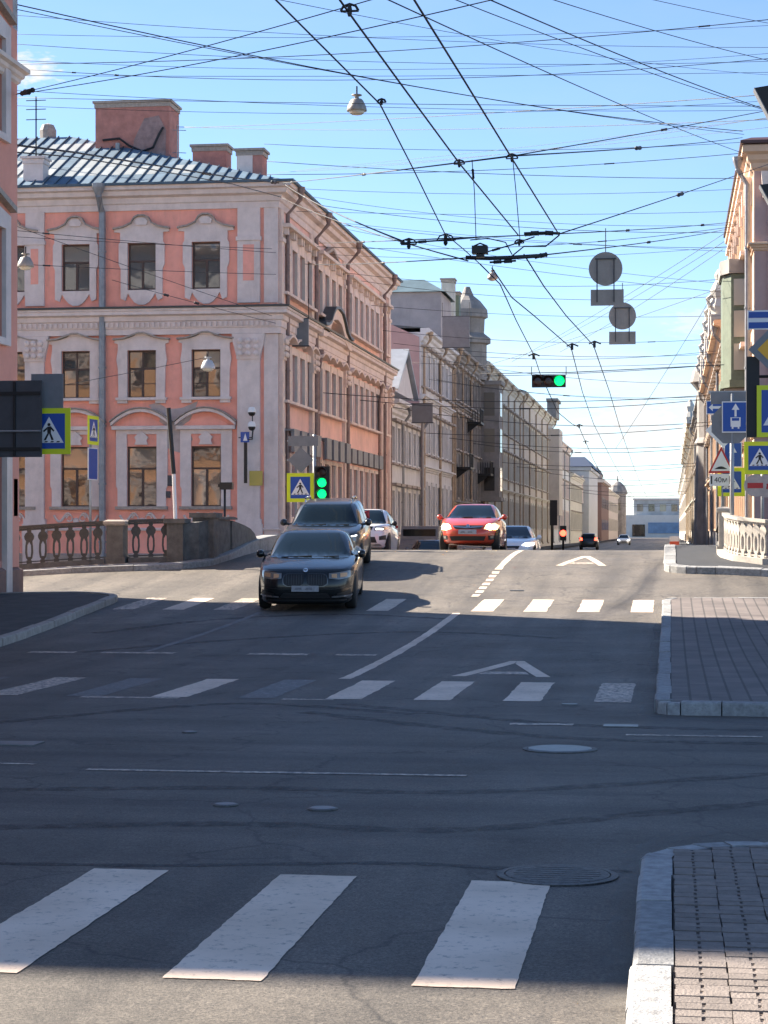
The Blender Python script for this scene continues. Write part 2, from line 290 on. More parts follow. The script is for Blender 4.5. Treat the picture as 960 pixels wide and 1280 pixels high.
# ---------------------------------------------------------------- mesh helpers
class MB:
    def __init__(s): s.v = []; s.f = []
    def add(s, vs, fs):
        b = len(s.v); s.v += [tuple(v) for v in vs]; s.f += [tuple(b + i for i in f) for f in fs]; return s
    def box(s, x0, y0, z0, x1, y1, z1):
        return s.add([(x0, y0, z0), (x1, y0, z0), (x1, y1, z0), (x0, y1, z0), (x0, y0, z1), (x1, y0, z1), (x1, y1, z1), (x0, y1, z1)],
                     [(0, 3, 2, 1), (4, 5, 6, 7), (0, 1, 5, 4), (1, 2, 6, 5), (2, 3, 7, 6), (3, 0, 4, 7)])
    def prism(s, poly, y0, y1):
        n = len(poly)
        vs = [(a, y0, b) for a, b in poly] + [(a, y1, b) for a, b in poly]
        return s.add(vs, [tuple(range(n)), tuple(range(2 * n - 1, n - 1, -1))] + [(i, i + n, (i + 1) % n + n, (i + 1) % n) for i in range(n)])
    def prismz(s, poly, z0, z1):
        n = len(poly)
        vs = [(a, b, z0) for a, b in poly] + [(a, b, z1) for a, b in poly]
        return s.add(vs, [tuple(range(n - 1, -1, -1)), tuple(range(n, 2 * n))] + [(i, (i + 1) % n, (i + 1) % n + n, i + n) for i in range(n)])
    def tube(s, pts, r, n=6, cap=True):
        pts = [Vector(p) for p in pts]; rings = []
        rr = r if isinstance(r, (list, tuple)) else [r] * len(pts)
        for i, p in enumerate(pts):
            t = (pts[min(i + 1, len(pts) - 1)] - pts[max(i - 1, 0)]).normalized()
            a = t.cross(Vector((0, 0, 1)))
            if a.length < .05: a = t.cross(Vector((1, 0, 0)))
            a.normalize(); c = t.cross(a)
            rings.append([p + (a * math.cos(k * 2 * math.pi / n) + c * math.sin(k * 2 * math.pi / n)) * rr[i] for k in range(n)])
        vs = [q for rg in rings for q in rg]; fs = []
        for i in range(len(pts) - 1):
            for k in range(n): fs.append((i * n + k, i * n + (k + 1) % n, (i + 1) * n + (k + 1) % n, (i + 1) * n + k))
        if cap: fs += [tuple(range(n - 1, -1, -1)), tuple((len(pts) - 1) * n + k for k in range(n))]
        return s.add(vs, fs)
    def lathe(s, prof, n=16, c=(0, 0, 0), axis='z'):
        vs = []; fs = []
        for r, z in prof:
            for k in range(n):
                a = k * 2 * math.pi / n; u, v = r * math.cos(a), r * math.sin(a)
                vs.append((c[0] + u, c[1] + v, c[2] + z) if axis == 'z' else ((c[0] + z, c[1] + u, c[2] + v) if axis == 'x' else (c[0] + u, c[1] + z, c[2] + v)))
        for i in range(len(prof) - 1):
            for k in range(n): fs.append((i * n + k, i * n + (k + 1) % n, (i + 1) * n + (k + 1) % n, (i + 1) * n + k))
        fs += [tuple(range(n - 1, -1, -1)), tuple((len(prof) - 1) * n + k for k in range(n))]
        return s.add(vs, fs)
    def sweep(s, path, prof):
        """profile (out, z) swept along a plan path, mitred; out is to the right of travel"""
        path = [Vector(p) for p in path]; n = len(prof); vs = []
        for i, p in enumerate(path):
            ns = []
            if i > 0: t = (path[i] - path[i - 1]).normalized(); ns.append(Vector((t.y, -t.x)))
            if i < len(path) - 1: t = (path[i + 1] - path[i]).normalized(); ns.append(Vector((t.y, -t.x)))
            m = ns[0] if len(ns) == 1 else (ns[0] + ns[1]) / (1 + ns[0].dot(ns[1]))
            for o, z in prof: vs.append((p.x + m.x * o, p.y + m.y * o, z))
        fs = []
        for i in range(len(path) - 1):
            for k in range(n): fs.append((i * n + k, i * n + (k + 1) % n, (i + 1) * n + (k + 1) % n, (i + 1) * n + k))
        fs += [tuple(range(n)), tuple((len(path) - 1) * n + k for k in range(n - 1, -1, -1))]
        return s.add(vs, fs)
    def mesh(s, name, m, smooth=False):
        me = bpy.data.meshes.new(name); me.from_pydata(s.v, [], s.f); me.update()
        if m: me.materials.append(m)
        if smooth: me.polygons.foreach_set('use_smooth', [True] * len(me.polygons))
        return me
    def build(s, name, m, parent=None, loc=(0, 0, 0), rz=0.0, smooth=False):
        return put(name, s.mesh(name, m, smooth), parent, loc, rz)
def put(name, me, parent=None, loc=(0, 0, 0), rz=0.0):
    o = bpy.data.objects.new(name, me); C.objects.link(o); o.location = loc; o.rotation_euler = (0, 0, rz)
    if parent: o.parent = parent
    return o
def tag(o, label, cat, group=None):
    o['label'] = label; o['category'] = cat
    if group: o['group'] = group
    return o
def empty(name, label, cat, loc=(0, 0, 0), rz=0.0, group=None):
    o = bpy.data.objects.new(name, None); C.objects.link(o); o.location = loc; o.rotation_euler = (0, 0, rz); o.empty_display_size = .3
    return tag(o, label, cat, group)
def structure(o): o['kind'] = 'structure'; return o
def smooth_by_angle(me, ang=40):
    me.polygons.foreach_set('use_smooth', [True] * len(me.polygons))
    try: me.set_sharp_from_angle(angle=R(ang))
    except Exception: pass
def ring_prism(outer, inner, y0, y1):
    """flat frame: outer outline with an inner hole, in x-z, from depth y0 to y1"""
    bm = bmesh.new(); ed = []
    for lp in (outer, inner):
        vs = [bm.verts.new((a, y0, b)) for a, b in lp]
        for i in range(len(vs)): ed.append(bm.edges.new((vs[i], vs[(i + 1) % len(vs)])))
    bmesh.ops.triangle_fill(bm, use_beauty=True, use_dissolve=False, edges=ed)
    ex = bmesh.ops.extrude_face_region(bm, geom=bm.faces[:])
    bmesh.ops.translate(bm, verts=[g for g in ex['geom'] if isinstance(g, bmesh.types.BMVert)], vec=(0, y1 - y0, 0))
    bm.verts.index_update(); m = MB(); m.add([v.co[:] for v in bm.verts], [[v.index for v in f.verts] for f in bm.faces]); bm.free(); return m
CACHE = {}
def cached(key, fn):
    if key not in CACHE: CACHE[key] = fn()
    return CACHE[key]

# ================================================================ ground, road, canal
def sheet(name, xs, ys, zo, m, parent=None, skip=None):
    nx, ny = len(xs), len(ys); b = MB()
    vs = [(x, y, G(x, y) + zo) for y in ys for x in xs]; fs = []
    for j in range(ny - 1):
        for i in range(nx - 1):
            if skip and skip((xs[i] + xs[i + 1]) / 2, (ys[j] + ys[j + 1]) / 2): continue
            fs.append((j * nx + i, j * nx + i + 1, (j + 1) * nx + i + 1, (j + 1) * nx + i))
    b.add(vs, fs); return b.build(name, m, parent, smooth=True)
YS = [-60, -20, 0, 10, 20] + [26 + .5 * i for i in range(129)] + [100, 150, 300, 600, 1000, 3000]
XS = [-1500, -200, -80, -60, -45, -36, -32, -29] + [-27 + i for i in range(15)] + [-12.5, -12, -9, -6, -3, 0, 1.2, 1.8] + [2.5 + i for i in range(15)] + [22, 30, 50, 100, 1500]
canal = lambda x, y: 48 < y < 66 and (x < -12.5 or x > 1.8)
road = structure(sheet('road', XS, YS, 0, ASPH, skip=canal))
structure(MB().add([(-1500, 47.9, -1.5), (1500, 47.9, -1.5), (1500, 66.1, -1.5), (-1500, 66.1, -1.5)], [(0, 1, 2, 3)]).build('canal_water', WATER))
def canal_wall(name, pts):
    b = MB()
    for (xa, ya), (xb, yb) in zip(pts[:-1], pts[1:]):
        b.add([(xa, ya, -2.2), (xb, yb, -2.2), (xb, yb, G(xb, yb) - .002), (xa, ya, G(xa, ya) - .002)], [(0, 1, 2, 3)])
    return structure(b.build(name, GRANW))
canal_wall('embankment_wall', [(x, 48.0) for x in XS if x <= -12.5] + [(-12.5, y) for y in np.arange(48.5, 66.1, .5)] + [(x, 66.0) for x in reversed(XS) if x < -12.5])
canal_wall('embankment_wall', [(x, 48.0) for x in reversed(XS) if x >= 1.8] + [(1.8, y) for y in np.arange(48.5, 66.1, .5)] + [(x, 66.0) for x in XS if x > 1.8])

rnd = random.Random(7)
def resample(path, L):
    path = [Vector(p) for p in path]; out = [path[0]]; acc = 0
    for a, b in zip(path[:-1], path[1:]):
        n = max(1, round((b - a).length / L))
        for k in range(1, n + 1): out.append(a.lerp(b, k / n))
    return out
def kerb(label_name, path, w=.16, h=.13, L=1.0, m=None, hfun=None):
    """granite kerb stones laid along a plan path; the pavement is on the left of travel"""
    root = bpy.data.objects.new(label_name, None); C.objects.link(root); structure(root); root.location = (path[0][0], path[0][1], 0)
    pts = resample(path, L); off = Vector((path[0][0], path[0][1]))
    nrm = []
    for i in range(len(pts)):
        t = (pts[min(i + 1, len(pts) - 1)] - pts[max(0, i - 1)]).normalized(); nrm.append(Vector((-t.y, t.x)))
    for i in range(len(pts) - 1):
        a, b = pts[i], pts[i + 1]; t = (b - a).normalized(); ja = rnd.uniform(-.012, .006); jz = rnd.uniform(-.008, .008)
        b_ = MB(); vs = []
        for p, nn, s in ((a, nrm[i], .006), (b, nrm[i + 1], -.006)):
            q = p + t * s; hh = hfun(p.y) if hfun else h
            for o, z in ((0, -.12), (0, hh - .022), (.006, hh - .007), (.022, hh), (w, hh), (w, -.12)):
                r = q + nn * (o + ja); vs.append((r.x - off.x, r.y - off.y, G(r.x, r.y) + z + (jz if z > 0 else 0)))
        b_.add(vs, [(0, 1, 2, 3, 4, 5), (11, 10, 9, 8, 7, 6)] + [(k, k + 6, (k + 1) % 6 + 6, (k + 1) % 6) for k in range(6)])
        b_.build('kerb_stone', m or GRAN, root)
    return root
# near right corner
arc = lambda cx, cy, r, a0, a1, n: [(cx + r * math.cos(R(a0 + (a1 - a0) * i / n)), cy + r * math.sin(R(a0 + (a1 - a0) * i / n))) for i in range(n + 1)]
near_c = [(.62, 11.2)] + arc(.45, 10.42, .6, 88, 180, 5)
kp = [(9, 11.6), (4, 11.4), (1.4, 11.25)] + near_c + [(-.15, 9.9), (-.15, -6)]
pth = [(-.15, -6), (-.15, 4), (-.15, 5.2), (-.15, 6.0), (-.165, 6.7), (-.165, 7.35), (-.165, 8.0)]
def flip_kerb(name, path, **k): return kerb(name, list(reversed(path)), **k)
# pavement lies to the right of the street for these: travel towards the camera
kerb('kerb_near_corner', kp, L=.68)
slab_pts = [(0.01, -6), (9, -6), (9, 11.45), (4, 11.24), (1.4, 11.09)] + [(x, y) for x, y in [(.62, 11.04)] + arc(.45, 10.42, .44, 88, 180, 5)]
base = structure(MB().prismz(slab_pts, -.1, .112).build('pavement_near_right', PAVJ))
MB().prismz([(.845, -6), (9, -6), (9, 11.40), (4, 11.2), (1.4, 11.05), (.845, 11.0)], .10, .131).build('paving_field', BRK, base)['kind'] = 'stuff'
MB().prismz([(.01, -6), (.84, -6), (.84, 5.6), (.01, 5.6)], .10, .131).build('paving_field', BRK, base)['kind'] = 'stuff'
def paver_mesh():
    b = MB(); a, c = .0975, .0482
    b.box(-a, -c, 0, a, c, .026)
    for s in (-1, 1): b.box(min(s * a, s * .007), -c + .002, .026, max(s * a, s * .007), c - .002, .034)
    b.box(-.007, -c + .002, .026, .007, -.006, .0335)
    return b.mesh('paver', PAVER)
pm = paver_mesh()
for ci in range(4):
    for ri in range(55):
        x = .115 + ci * .2; y = 5.66 + ri * .1
        if y > 10.4 and (((x + .1 - .45) ** 2 + (y + .05 - 10.42) ** 2) > .44 ** 2) and x < .45 and ((x - .1 - .45) ** 2 + (y + .05 - 10.42) ** 2) > .44 ** 2: continue
        if y > 10.93 + .05 * x: continue
        o = put('paver', pm, base, (x + rnd.uniform(-.003, .003), y + rnd.uniform(-.003, .003), .098 + rnd.uniform(-.003, .003)), rnd.uniform(-.006, .006))
        o.rotation_euler[0] = rnd.uniform(-.012, .012)
# middle right block
mid = [(9, 19.6), (4, 19.7), (.5, 19.95)] + arc(.15, 20.25, .30, 260, 180, 3) + [(-.15, 21), (-.15, 30), (-.15, 39.0)] + arc(.45, 39.1, .6, 180, 90, 4) + [(3, 39.75), (9, 39.8)]
kerb('kerb_middle_block', list(reversed(mid)), L=1.0)
structure(sheet('pavement_middle_block', [.005, .5, 1.2, 1.8] + [2.5 + i for i in range(7)], [20.1, 22, 24, 26] + [26.5 + .5 * i for i in range(26)] + [39.6], .127, BRK))
# right side of the bridge
rb = [(9, 44.6), (4, 45.0), (2.0, 45.35), (1.0, 45.7)] + arc(.65, 46.55, .8, 265, 180, 5) + [(-.15, 47.5), (-.15, 66), (-.15, 80)]
kerb('kerb_bridge_right', list(reversed(rb)), w=.28, h=.16, L=1.1)
ASPD = mat('pavement_asphalt', (.032, .034, .040), .85, var=.2, scale=3, bump=.4, bscale=60)
structure(sheet('pavement_bridge_right', [.1, 1.2, 1.78], [46.0 + .5 * i for i in range(41)], .145, ASPD))
structure(sheet('pavement_bank_right', [1.78, 2.5] + [3.5 + i for i in range(6)], [45.5 + .5 * i for i in range(6)], .14, ASPD))
structure(sheet('pavement_far_right', [.1, 1.2, 2.2, 3.2], [66.5 + .5 * i for i in range(40)] + [90, 200, 600], .14, ASPD))
structure(sheet('pavement_quay_right', [1.8] + [2.5 + i for i in range(15)], [67, 68, 69, 70, 72, 74], .13, ASPD))
# left pavement
lk = [(-9.0, 13.0), (-9.5, 22), (-10.2, 29.7), (-10.9, 36.5), (-11.1, 39.2)] + arc(-12.3, 39.2, 1.2, 0, 90, 5)[1:] + [(-14.5, 40.3), (-17, 40.2)]
kerb('kerb_left', lk, L=1.0, m=GRANW)
lkx = lambda y: float(np.interp(y, [13, 22, 29.7, 36.5, 39.2, 39.8, 40.4], [-9, -9.5, -10.2, -10.9, -11.1, -11.4, -12.4]))
b = MB(); ys = [13, 18, 22, 26] + [26.5 + .5 * i for i in range(28)] + [40.38]
for y0, y1 in zip(ys[:-1], ys[1:]):
    q = [(-15.5, y0), (lkx(y0) - .1, y0), (lkx(y1) - .1, y1), (-15.5, y1)]
    b.add([(x, y, G(x, y) + .125) for x, y in q], [(0, 1, 2, 3)])
structure(b.build('pavement_left', mat('left_pavement_asphalt', (.075, .07, .065), .85, var=.3, scale=2.5, bump=.4, bscale=60)))
structure(sheet('pavement_quay_left', [-40, -30] + [-27 + i for i in range(15)], [67, 68, 69, 70, 72, 74], .13, ASPD))
structure(sheet('pavement_far_left', [-15, -12.5, -11.6], [66.5 + .5 * i for i in range(40)] + [90, 200, 600], .14, ASPD))
# left quay pavement by the railing, and the high granite edge of the bridge
ql = [(-29, 45.0), (-20, 45.2), (-15.5, 45.7), (-12.6, 46.1), (-11.5, 46.5), (-11.0, 47.4), (-10.9, 49), (-10.9, 66)]
hb = lambda y: float(np.interp(y, [46, 48, 50, 52, 55, 66], [.13, .15, .2, .33, .42, .42]))
kerb('kerb_bridge_left', ql, w=.42, L=1.2, hfun=hb, m=GRAN)
b = MB(); pp = [(x, 45.2 + .03 * (x + 29), 46.6) for x in range(-29, -12)] ; 
structure(sheet('pavement_quay_near_left', [-29, -27, -25, -23, -21, -19, -17, -16, -15, -14, -13, -12.2], [46.35, 46.8, 47.2, 47.6, 48], .12, GRANW))

# ---------------------------------------------------------------- painted markings (pieces of the road)
def mark(poly_fn_pts, m, name='road_marking', zo=.006):
    b = MB(); b.add([(x, y, G(x, y) + zo) for x, y in poly_fn_pts], [tuple(range(len(poly_fn_pts)))]); return b.build(name, m, road)
def strip(x0, x1, y0, y1, m, name='road_marking', sk=0.0, zo=.006):
    # ragged hand-laid edges; rows fall on the road grid so that the sheet hugs it
    b = MB(); st = .05 if y1 < 12 else .125; n = max(1, int((y1 - y0) / st + .5)); vs = []; j = .0035 if y1 < 12 else .009; nx = 9 if y1 < 12 else 5; wob = [rnd.uniform(-j, j) for _ in range(2)]
    for i in range(n + 1):
        y = y0 + (y1 - y0) * i / n; wob = [w_ * .35 + rnd.uniform(-j, j) for w_ in wob]
        for k in range(nx):
            t = k / (nx - 1); x = x0 + (x1 - x0) * t + wob[0] * (1 - t) + wob[1] * t; yy = y + (rnd.uniform(-j, j) * 1.6 if i in (0, n) else 0); vs.append((x, yy, G(x, yy) + zo - .002))
    b.add(vs, [(nx * i + k, nx * i + k + 1, nx * i + nx + k + 1, nx * i + nx + k) for i in range(n) for k in range(nx - 1)]); return b.build(name, m, road)
for k in range(9): strip(-1.02 - 1.02 * k, -.61 - 1.02 * k, 7.9, 10.33 + .04 * min(k, 2), PAINT, 'zebra_stripe')
for k, m in ((0, PAINT2), (1, PAINT), (2, PAINT), (3, PAINT), (4, PAINT3), (5, PAINT), (6, PAINT3), (7, PAINT2), (8, PAINT3), (9, PAINT2)):
    strip(-.81 - .965 * k, -.41 - .965 * k, 21.35, 24.05, m, 'zebra_stripe')
for k, m in ((0, PAINT), (1, PAINT), (2, PAINT), (3, PAINT), (5, PAINT), (7, PAINT2), (8, PAINT2), (9, PAINT), (10, PAINT2)):
    strip(-.74 - 1.0 * k, -.32 - 1.0 * k, 37.7, 40.4, m, 'zebra_stripe')
strip(-4.04, -3.89, 24.3, 37.3, PAINT)
strip(-7.75, -7.63, 28.8, 37.2, PAINT3)
for k in range(7): strip(-4.06, -3.90, 41.0 + .78 * k, 41.48 + .78 * k, PAINT)
strip(-4.06, -3.90, 46.6, 54.0, PAINT); strip(-4.06, -3.9, 58, 66, PAINT)
strip(-9.4, -8.7, 28.45, 28.75, PAINT2); strip(-8.3, -7.2, 28.5, 28.75, PAINT2); strip(-6.1, -5.2, 28.45, 28.75, PAINT2); strip(-4.8, -4.2, 28.45, 28.7, PAINT2)
def letter_A(cx, y0, ln, wd):
    t = .16; h = wd / 2
    def at(u, v): return (cx + u, y0 + v * ln)
    def leg(s):
        b = MB(); vs = []; n = 6
        for i in range(n + 1):
            v = i / n; xo = s * (h * (1 - v) + .10 * v); xi = s * (max(0, h * (1 - v) + .10 * v - t - .02))
            for x in (xo, xi): p = at(x, v); vs.append((p[0], p[1], G(*p) + .004))
        b.add(vs, [(2 * i, 2 * i + 1, 2 * i + 3, 2 * i + 2) for i in range(n)]); b.build('painted_letter', PAINT, road)
    leg(1); leg(-1)
    b = MB(); p = [at(-h * .78 + t, .14), at(h * .78 - t, .14), at(h * .66 - t, .30), at(-h * .66 + t, .30)]
    b.add([(x, y, G(x, y) + .0052) for x, y in p], [(0, 1, 2, 3)]); b.build('painted_letter', PAINT2, road)
letter_A(-2.1, 24.95, 2.75, 1.25); letter_A(-2.1, 47.6, 2.9, 1.2)
# tyre marks, tar seams and a patched trench: wear lying on the road
RUB = smear_mat('tyre_rubber_mark', (.018, .018, .019), .0, .75, 6); TAR = smear_mat('tar_seam', (.016, .016, .017), .35, 1.0, 12); TRENCH = smear_mat('patched_trench', (.040, .039, .038), .5, .95, 3); DUST = smear_mat('pale_grit', (.22, .20, .175), .0, .5, 4)
def trail(pts, wd, m, name, zo=.003):
    P_ = [Vector((W(px, py, EYE * FPX / (py - HZ)).x, W(px, py, EYE * FPX / (py - HZ)).y)) for px, py in pts]; fine = []
    for i in range(len(P_) - 1):
        p0, p1, p2, p3 = P_[max(0, i - 1)], P_[i], P_[i + 1], P_[min(len(P_) - 1, i + 2)]
        for k in range(10):
            t = k / 10; fine.append(.5 * ((2 * p1) + (p2 - p0) * t + (2 * p0 - 5 * p1 + 4 * p2 - p3) * t * t + (3 * p1 - p0 - 3 * p2 + p3) * t ** 3))
    fine.append(P_[-1]); vs = []
    for i, p in enumerate(fine):
        t = (fine[min(i + 1, len(fine) - 1)] - fine[max(0, i - 1)]).normalized(); nn = Vector((-t.y, t.x)) * wd / 2 * (1 + .25 * math.sin(i * 1.7))
        for q in (p + nn, p - nn): vs.append((q.x, q.y, G(q.x, q.y) + zo * .55))
    MB().add(vs, [(2 * i, 2 * i + 1, 2 * i + 3, 2 * i + 2) for i in range(len(fine) - 1)]).build(name, m, road)
trail([(-40, 1079), (200, 1082), (480, 1079), (620, 1085), (790, 1090)], .09, TAR, 'tar_seam')
trail([(430, 880), (560, 893), (700, 905), (860, 911), (1000, 914)], .22, RUB, 'tyre_mark'); trail([(380, 890), (540, 908), (700, 922), (860, 928), (1000, 930)], .24, RUB, 'tyre_mark', .0036)
trail([(-20, 905), (200, 885), (330, 880), (520, 893)], .22, RUB, 'tyre_mark', .0042); trail([(-20, 1035), (300, 1030), (560, 1038), (800, 1018), (1000, 1000)], .2, RUB, 'tyre_mark', .0048); trail([(-20, 988), (300, 985), (600, 990), (1000, 965)], .2, RUB, 'tyre_mark', .0054)
trail([(120, 800), (260, 790), (420, 786), (560, 790)], .25, RUB, 'tyre_mark', .003); trail([(100, 818), (300, 806), (520, 800), (700, 806)], .25, RUB, 'tyre_mark', .0037)
trail([(775, 1300), (782, 1180), (790, 1095), (800, 1068), (850, 1046), (980, 1032)], .16, DUST, 'gutter_grit', .0030); trail([(812, 895), (818, 860), (824, 810), (829, 780)], .22, DUST, 'gutter_grit', .0030); trail([(808, 893), (860, 898), (1000, 910)], .2, DUST, 'gutter_grit', .0036)
# worn cross lines in the junction
strip(-4.4, -1.5, 14.72, 14.8, PAINT2); strip(-7.4, -4.9, 15.0, 15.08, PAINT2)
strip(-.4, .8, 17.9, 18.0, PAINT2); strip(-1.5, -.9, 18.75, 18.9, PAINT2); strip(-6.4, -5.3, 21.15, 21.33, PAINT2); strip(-4.15, -3.6, 21.2, 21.32, PAINT2)
STEEL = mat('polished_cover', (.13, .135, .14), .42, metal=.6, var=.25, scale=9)
CASTC = mat('cast_cover', (.10, .095, .09), .55, metal=.5, var=.4, scale=25, bump=.6, bscale=50)
def cover(px, py, r, label, m=STEEL, sq=False, rib=False):
    p = W(px, py, EYE * FPX / (py - HZ)); p.z = G(p.x, p.y)
    root = empty('manhole_cover', label, 'manhole', p)
    if sq: MB().box(-r, -r * .7, 0, r, r * .7, .011).build('lid', m, root)
    else: MB().lathe([(r * .86, .0), (r * .86, .012), (r * .8, .015)], 28).build('lid', m, root)
    if not sq:
        b = MB(); n = 28; vs = []
        for rr, z in ((r, .0), (r, .009), (r * .88, .012), (r * .88, 0)):
            vs += [(rr * math.cos(k * 2 * math.pi / n), rr * math.sin(k * 2 * math.pi / n), z) for k in range(n)]
        b.add(vs, [(i * n + k, i * n + (k + 1) % n, (i + 1) * n + (k + 1) % n, (i + 1) * n + k) for i in range(3) for k in range(n)]); b.build('rim', CASTC, root)
    if rib:
        b = MB()
        for k in range(7):
            y = -r * .6 + k * r * .2; hw = math.sqrt(max(.001, (r * .72) ** 2 - y * y)); b.box(-hw, y - .018, .013, hw, y + .018, .017)
        b.build('rib', m, root)
cover(697, 1095, .32, 'large ribbed iron manhole cover beside the nearest zebra stripes', CASTC, rib=True)
cover(700, 937, .31, 'shiny round manhole cover in the dark junction, right of centre')
cover(282, 1007, .085, 'small bright valve cover in the junction, left one of the pair')
cover(403, 1012, .10, 'small bright valve cover in the junction, right one of the pair')
cover(776, 908, .16, 'small pale square hatch in the road before the right paving block', sq=True)
cover(237, 916, .07, 'tiny bright valve cover in the road below the faded left zebra stripes')
cover(18, 930, .22, 'pale square hatch in the road at the left picture edge', sq=True)
cover(712, 881, .08, 'tiny pale hatch between the two right stripes of the middle crossing', sq=True)
cover(646, 772, .14, 'small pale hatch in shade under the sunlit zebra stripes', sq=True)

# ---------------------------------------------------------------- canal railings
def baluster_mesh(m, key):
    def mk():
        o = [(-.03, .10), (-.075, .16), (-.095, .30), (-.09, .46), (-.075, .58), (-.11, .64), (-.12, .70), (-.09, .77), (-.03, .82), (.03, .82), (.09, .77), (.12, .70), (.11, .64), (.075, .58), (.09, .46), (.095, .30), (.075, .16), (.03, .10)]
        i = [(-.035, .19), (-.05, .32), (-.045, .48), (0, .57), (.045, .48), (.05, .32), (.035, .19)]
        b = ring_prism(o, i, -.035, .035); b.box(-.06, -.045, 0, .06, .045, .104); b.box(-.05, -.04, .816, .05, .04, .9)
        return b.mesh('baluster', m)
    return cached(('bal', key), mk)
def railing(label, path, m, pm, key, zo=.12, h=1.03, step=.34, rail=True):
    root = empty('embankment_railing', label, 'railing', (path[0][0], path[0][1], 0))
    off = Vector((path[0][0], path[0][1])); pts = resample(path, step)
    top = [Vector((p.x - off.x, p.y - off.y, G(p.x, p.y) + zo + h)) for p in pts]
    b = MB()
    def band(z0, z1, hw):
        vs = []
        for i, p in enumerate(pts):
            t = (pts[min(i + 1, len(pts) - 1)] - pts[max(0, i - 1)]).normalized(); nn = Vector((-t.y, t.x))
            for s, z in ((-1, z0), (1, z0), (1, z1), (-1, z1)):
                q = p + nn * hw * s; vs.append((q.x - off.x, q.y - off.y, G(p.x, p.y) + zo + z))
        n = 4; fs = [(i * n + k, i * n + (k + 1) % n, (i + 1) * n + (k + 1) % n, (i + 1) * n + k) for i in range(len(pts) - 1) for k in range(4)] + [(0, 1, 2, 3), ((len(pts) - 1) * 4 + 3, (len(pts) - 1) * 4 + 2, (len(pts) - 1) * 4 + 1, (len(pts) - 1) * 4)]
        m_ = MB(); m_.add(vs, fs); return m_
    band(-.15, .11, .20).build('plinth', pm, root)
    band(h - .075, h, .085).build('handrail', m, root); band(h - .12, h - .078, .045).build('top_bar', m, root); band(.135, .165, .04).build('bottom_bar', m, root)
    me = baluster_mesh(m, key)
    for i in range(len(pts) - 1):
        p = (pts[i] + pts[i + 1]) / 2; t = (pts[i + 1] - pts[i])
        put('baluster', me, root, (p.x - off.x, p.y - off.y, G(p.x, p.y) + zo + .085), math.atan2(t.y, t.x)).scale = (1, 1, (h - .16) / .9)
    return root
def pier(name, label, x, y, wd, h, m, cap=True, zo=.1, rz=0.0):
    z = G(x, y) + zo
    root = empty(name, label, 'pier', (x, y, z), rz)
    a = wd / 2
    MB().box(-a - .05, -a - .05, -.25, a + .05, a + .05, .16).build('base', m, root)
    MB().box(-a, -a, .16, a, a, h - .14).build('shaft', m, root)
    MB().lathe([(a * 1.42 + .05, h - .14), (a * 1.42 + .09, h - .10), (a * 1.42 + .09, h - .04), (a * 1.2, h)], 4).build('cap', GRANW if m is GRAND else m, root, rz=R(45))
    return root
rl1 = [(-11.95, 47.35), (-13.0, 47.1)]; rl2 = [(-13.55, 46.95), (-15.5, 46.6), (-20, 46.3), (-29, 46.0)]
railing('dark cast iron railing between the granite posts on the left quay', rl1, IRON, GRAND, 'd')
railing('dark cast iron railing running to the salmon corner building at left', rl2, IRON, GRAND, 'd')
pier('granite_post', 'square granite post between the two lengths of left quay railing', -13.27, 47.05, .42, 1.06, GRAND)
# curved granite end of the left bridge parapet
root = empty('bridge_parapet', 'dark granite bridge parapet curling down to a scroll beside the pink house', 'parapet', (-11.6, 47.5, 0))
def bl(x0, y0, x1, y1, z0, z1, nm, m=GRAND): return MB().box(x0 + 11.6, y0 - 47.5, z0, x1 + 11.6, y1 - 47.5, z1).build(nm, m, root)
def solid(nm, pts, hw, zb, m=GRAND):
    b = MB(); vs = []
    for i, (x, y, z) in enumerate(pts):
        a = Vector(pts[max(0, i - 1)][:2]); c = Vector(pts[min(len(pts) - 1, i + 1)][:2]); t = (c - a).normalized(); nn = Vector((-t.y, t.x)) * hw
        for s, zz in ((-1, zb), (1, zb), (1, z), (-1, z)): vs.append((x + nn.x * s + 11.6, y + nn.y * s - 47.5, zz))
    n = len(pts); b.add(vs, [(i * 4 + k, i * 4 + (k + 1) % 4, (i + 1) * 4 + (k + 1) % 4, (i + 1) * 4 + k) for i in range(n - 1) for k in range(4)] + [(3, 2, 1, 0), tuple((n - 1) * 4 + k for k in range(4))]); return b.build(nm, m, root)
bl(-12.05, 47.1, -11.65, 47.55, .8, 2.02, 'pier'); bl(-12.12, 47.03, -11.58, 47.62, 2.02, 2.13, 'coping')
solid('curved_panel', [(-11.72, 47.4, 2.0), (-11.45, 47.55, 2.05), (-11.3, 47.9, 2.1)], .14, .8)
bl(-11.58, 47.8, -11.05, 48.4, .8, 2.16, 'pier'); bl(-11.65, 47.73, -10.98, 48.47, 2.16, 2.28, 'coping')
solid('curved_panel', [(-11.3, 48.4, 2.12), (-11.28, 49.0, 2.1), (-11.25, 49.8, 2.12)], .17, .8)
solid('coping', [(-11.3, 48.45, 2.2), (-11.28, 49.1, 2.19), (-11.25, 49.9, 2.2), (-11.24, 50.3, 2.17)], .24, 2.125)
solid('end_scroll', [(-11.25, 49.9, 2.1), (-11.24, 50.6, 2.05), (-11.22, 51.3, 1.98), (-11.2, 51.9, 1.9), (-11.2, 52.4, 1.78), (-11.2, 52.8, 1.6)], .2, .9)
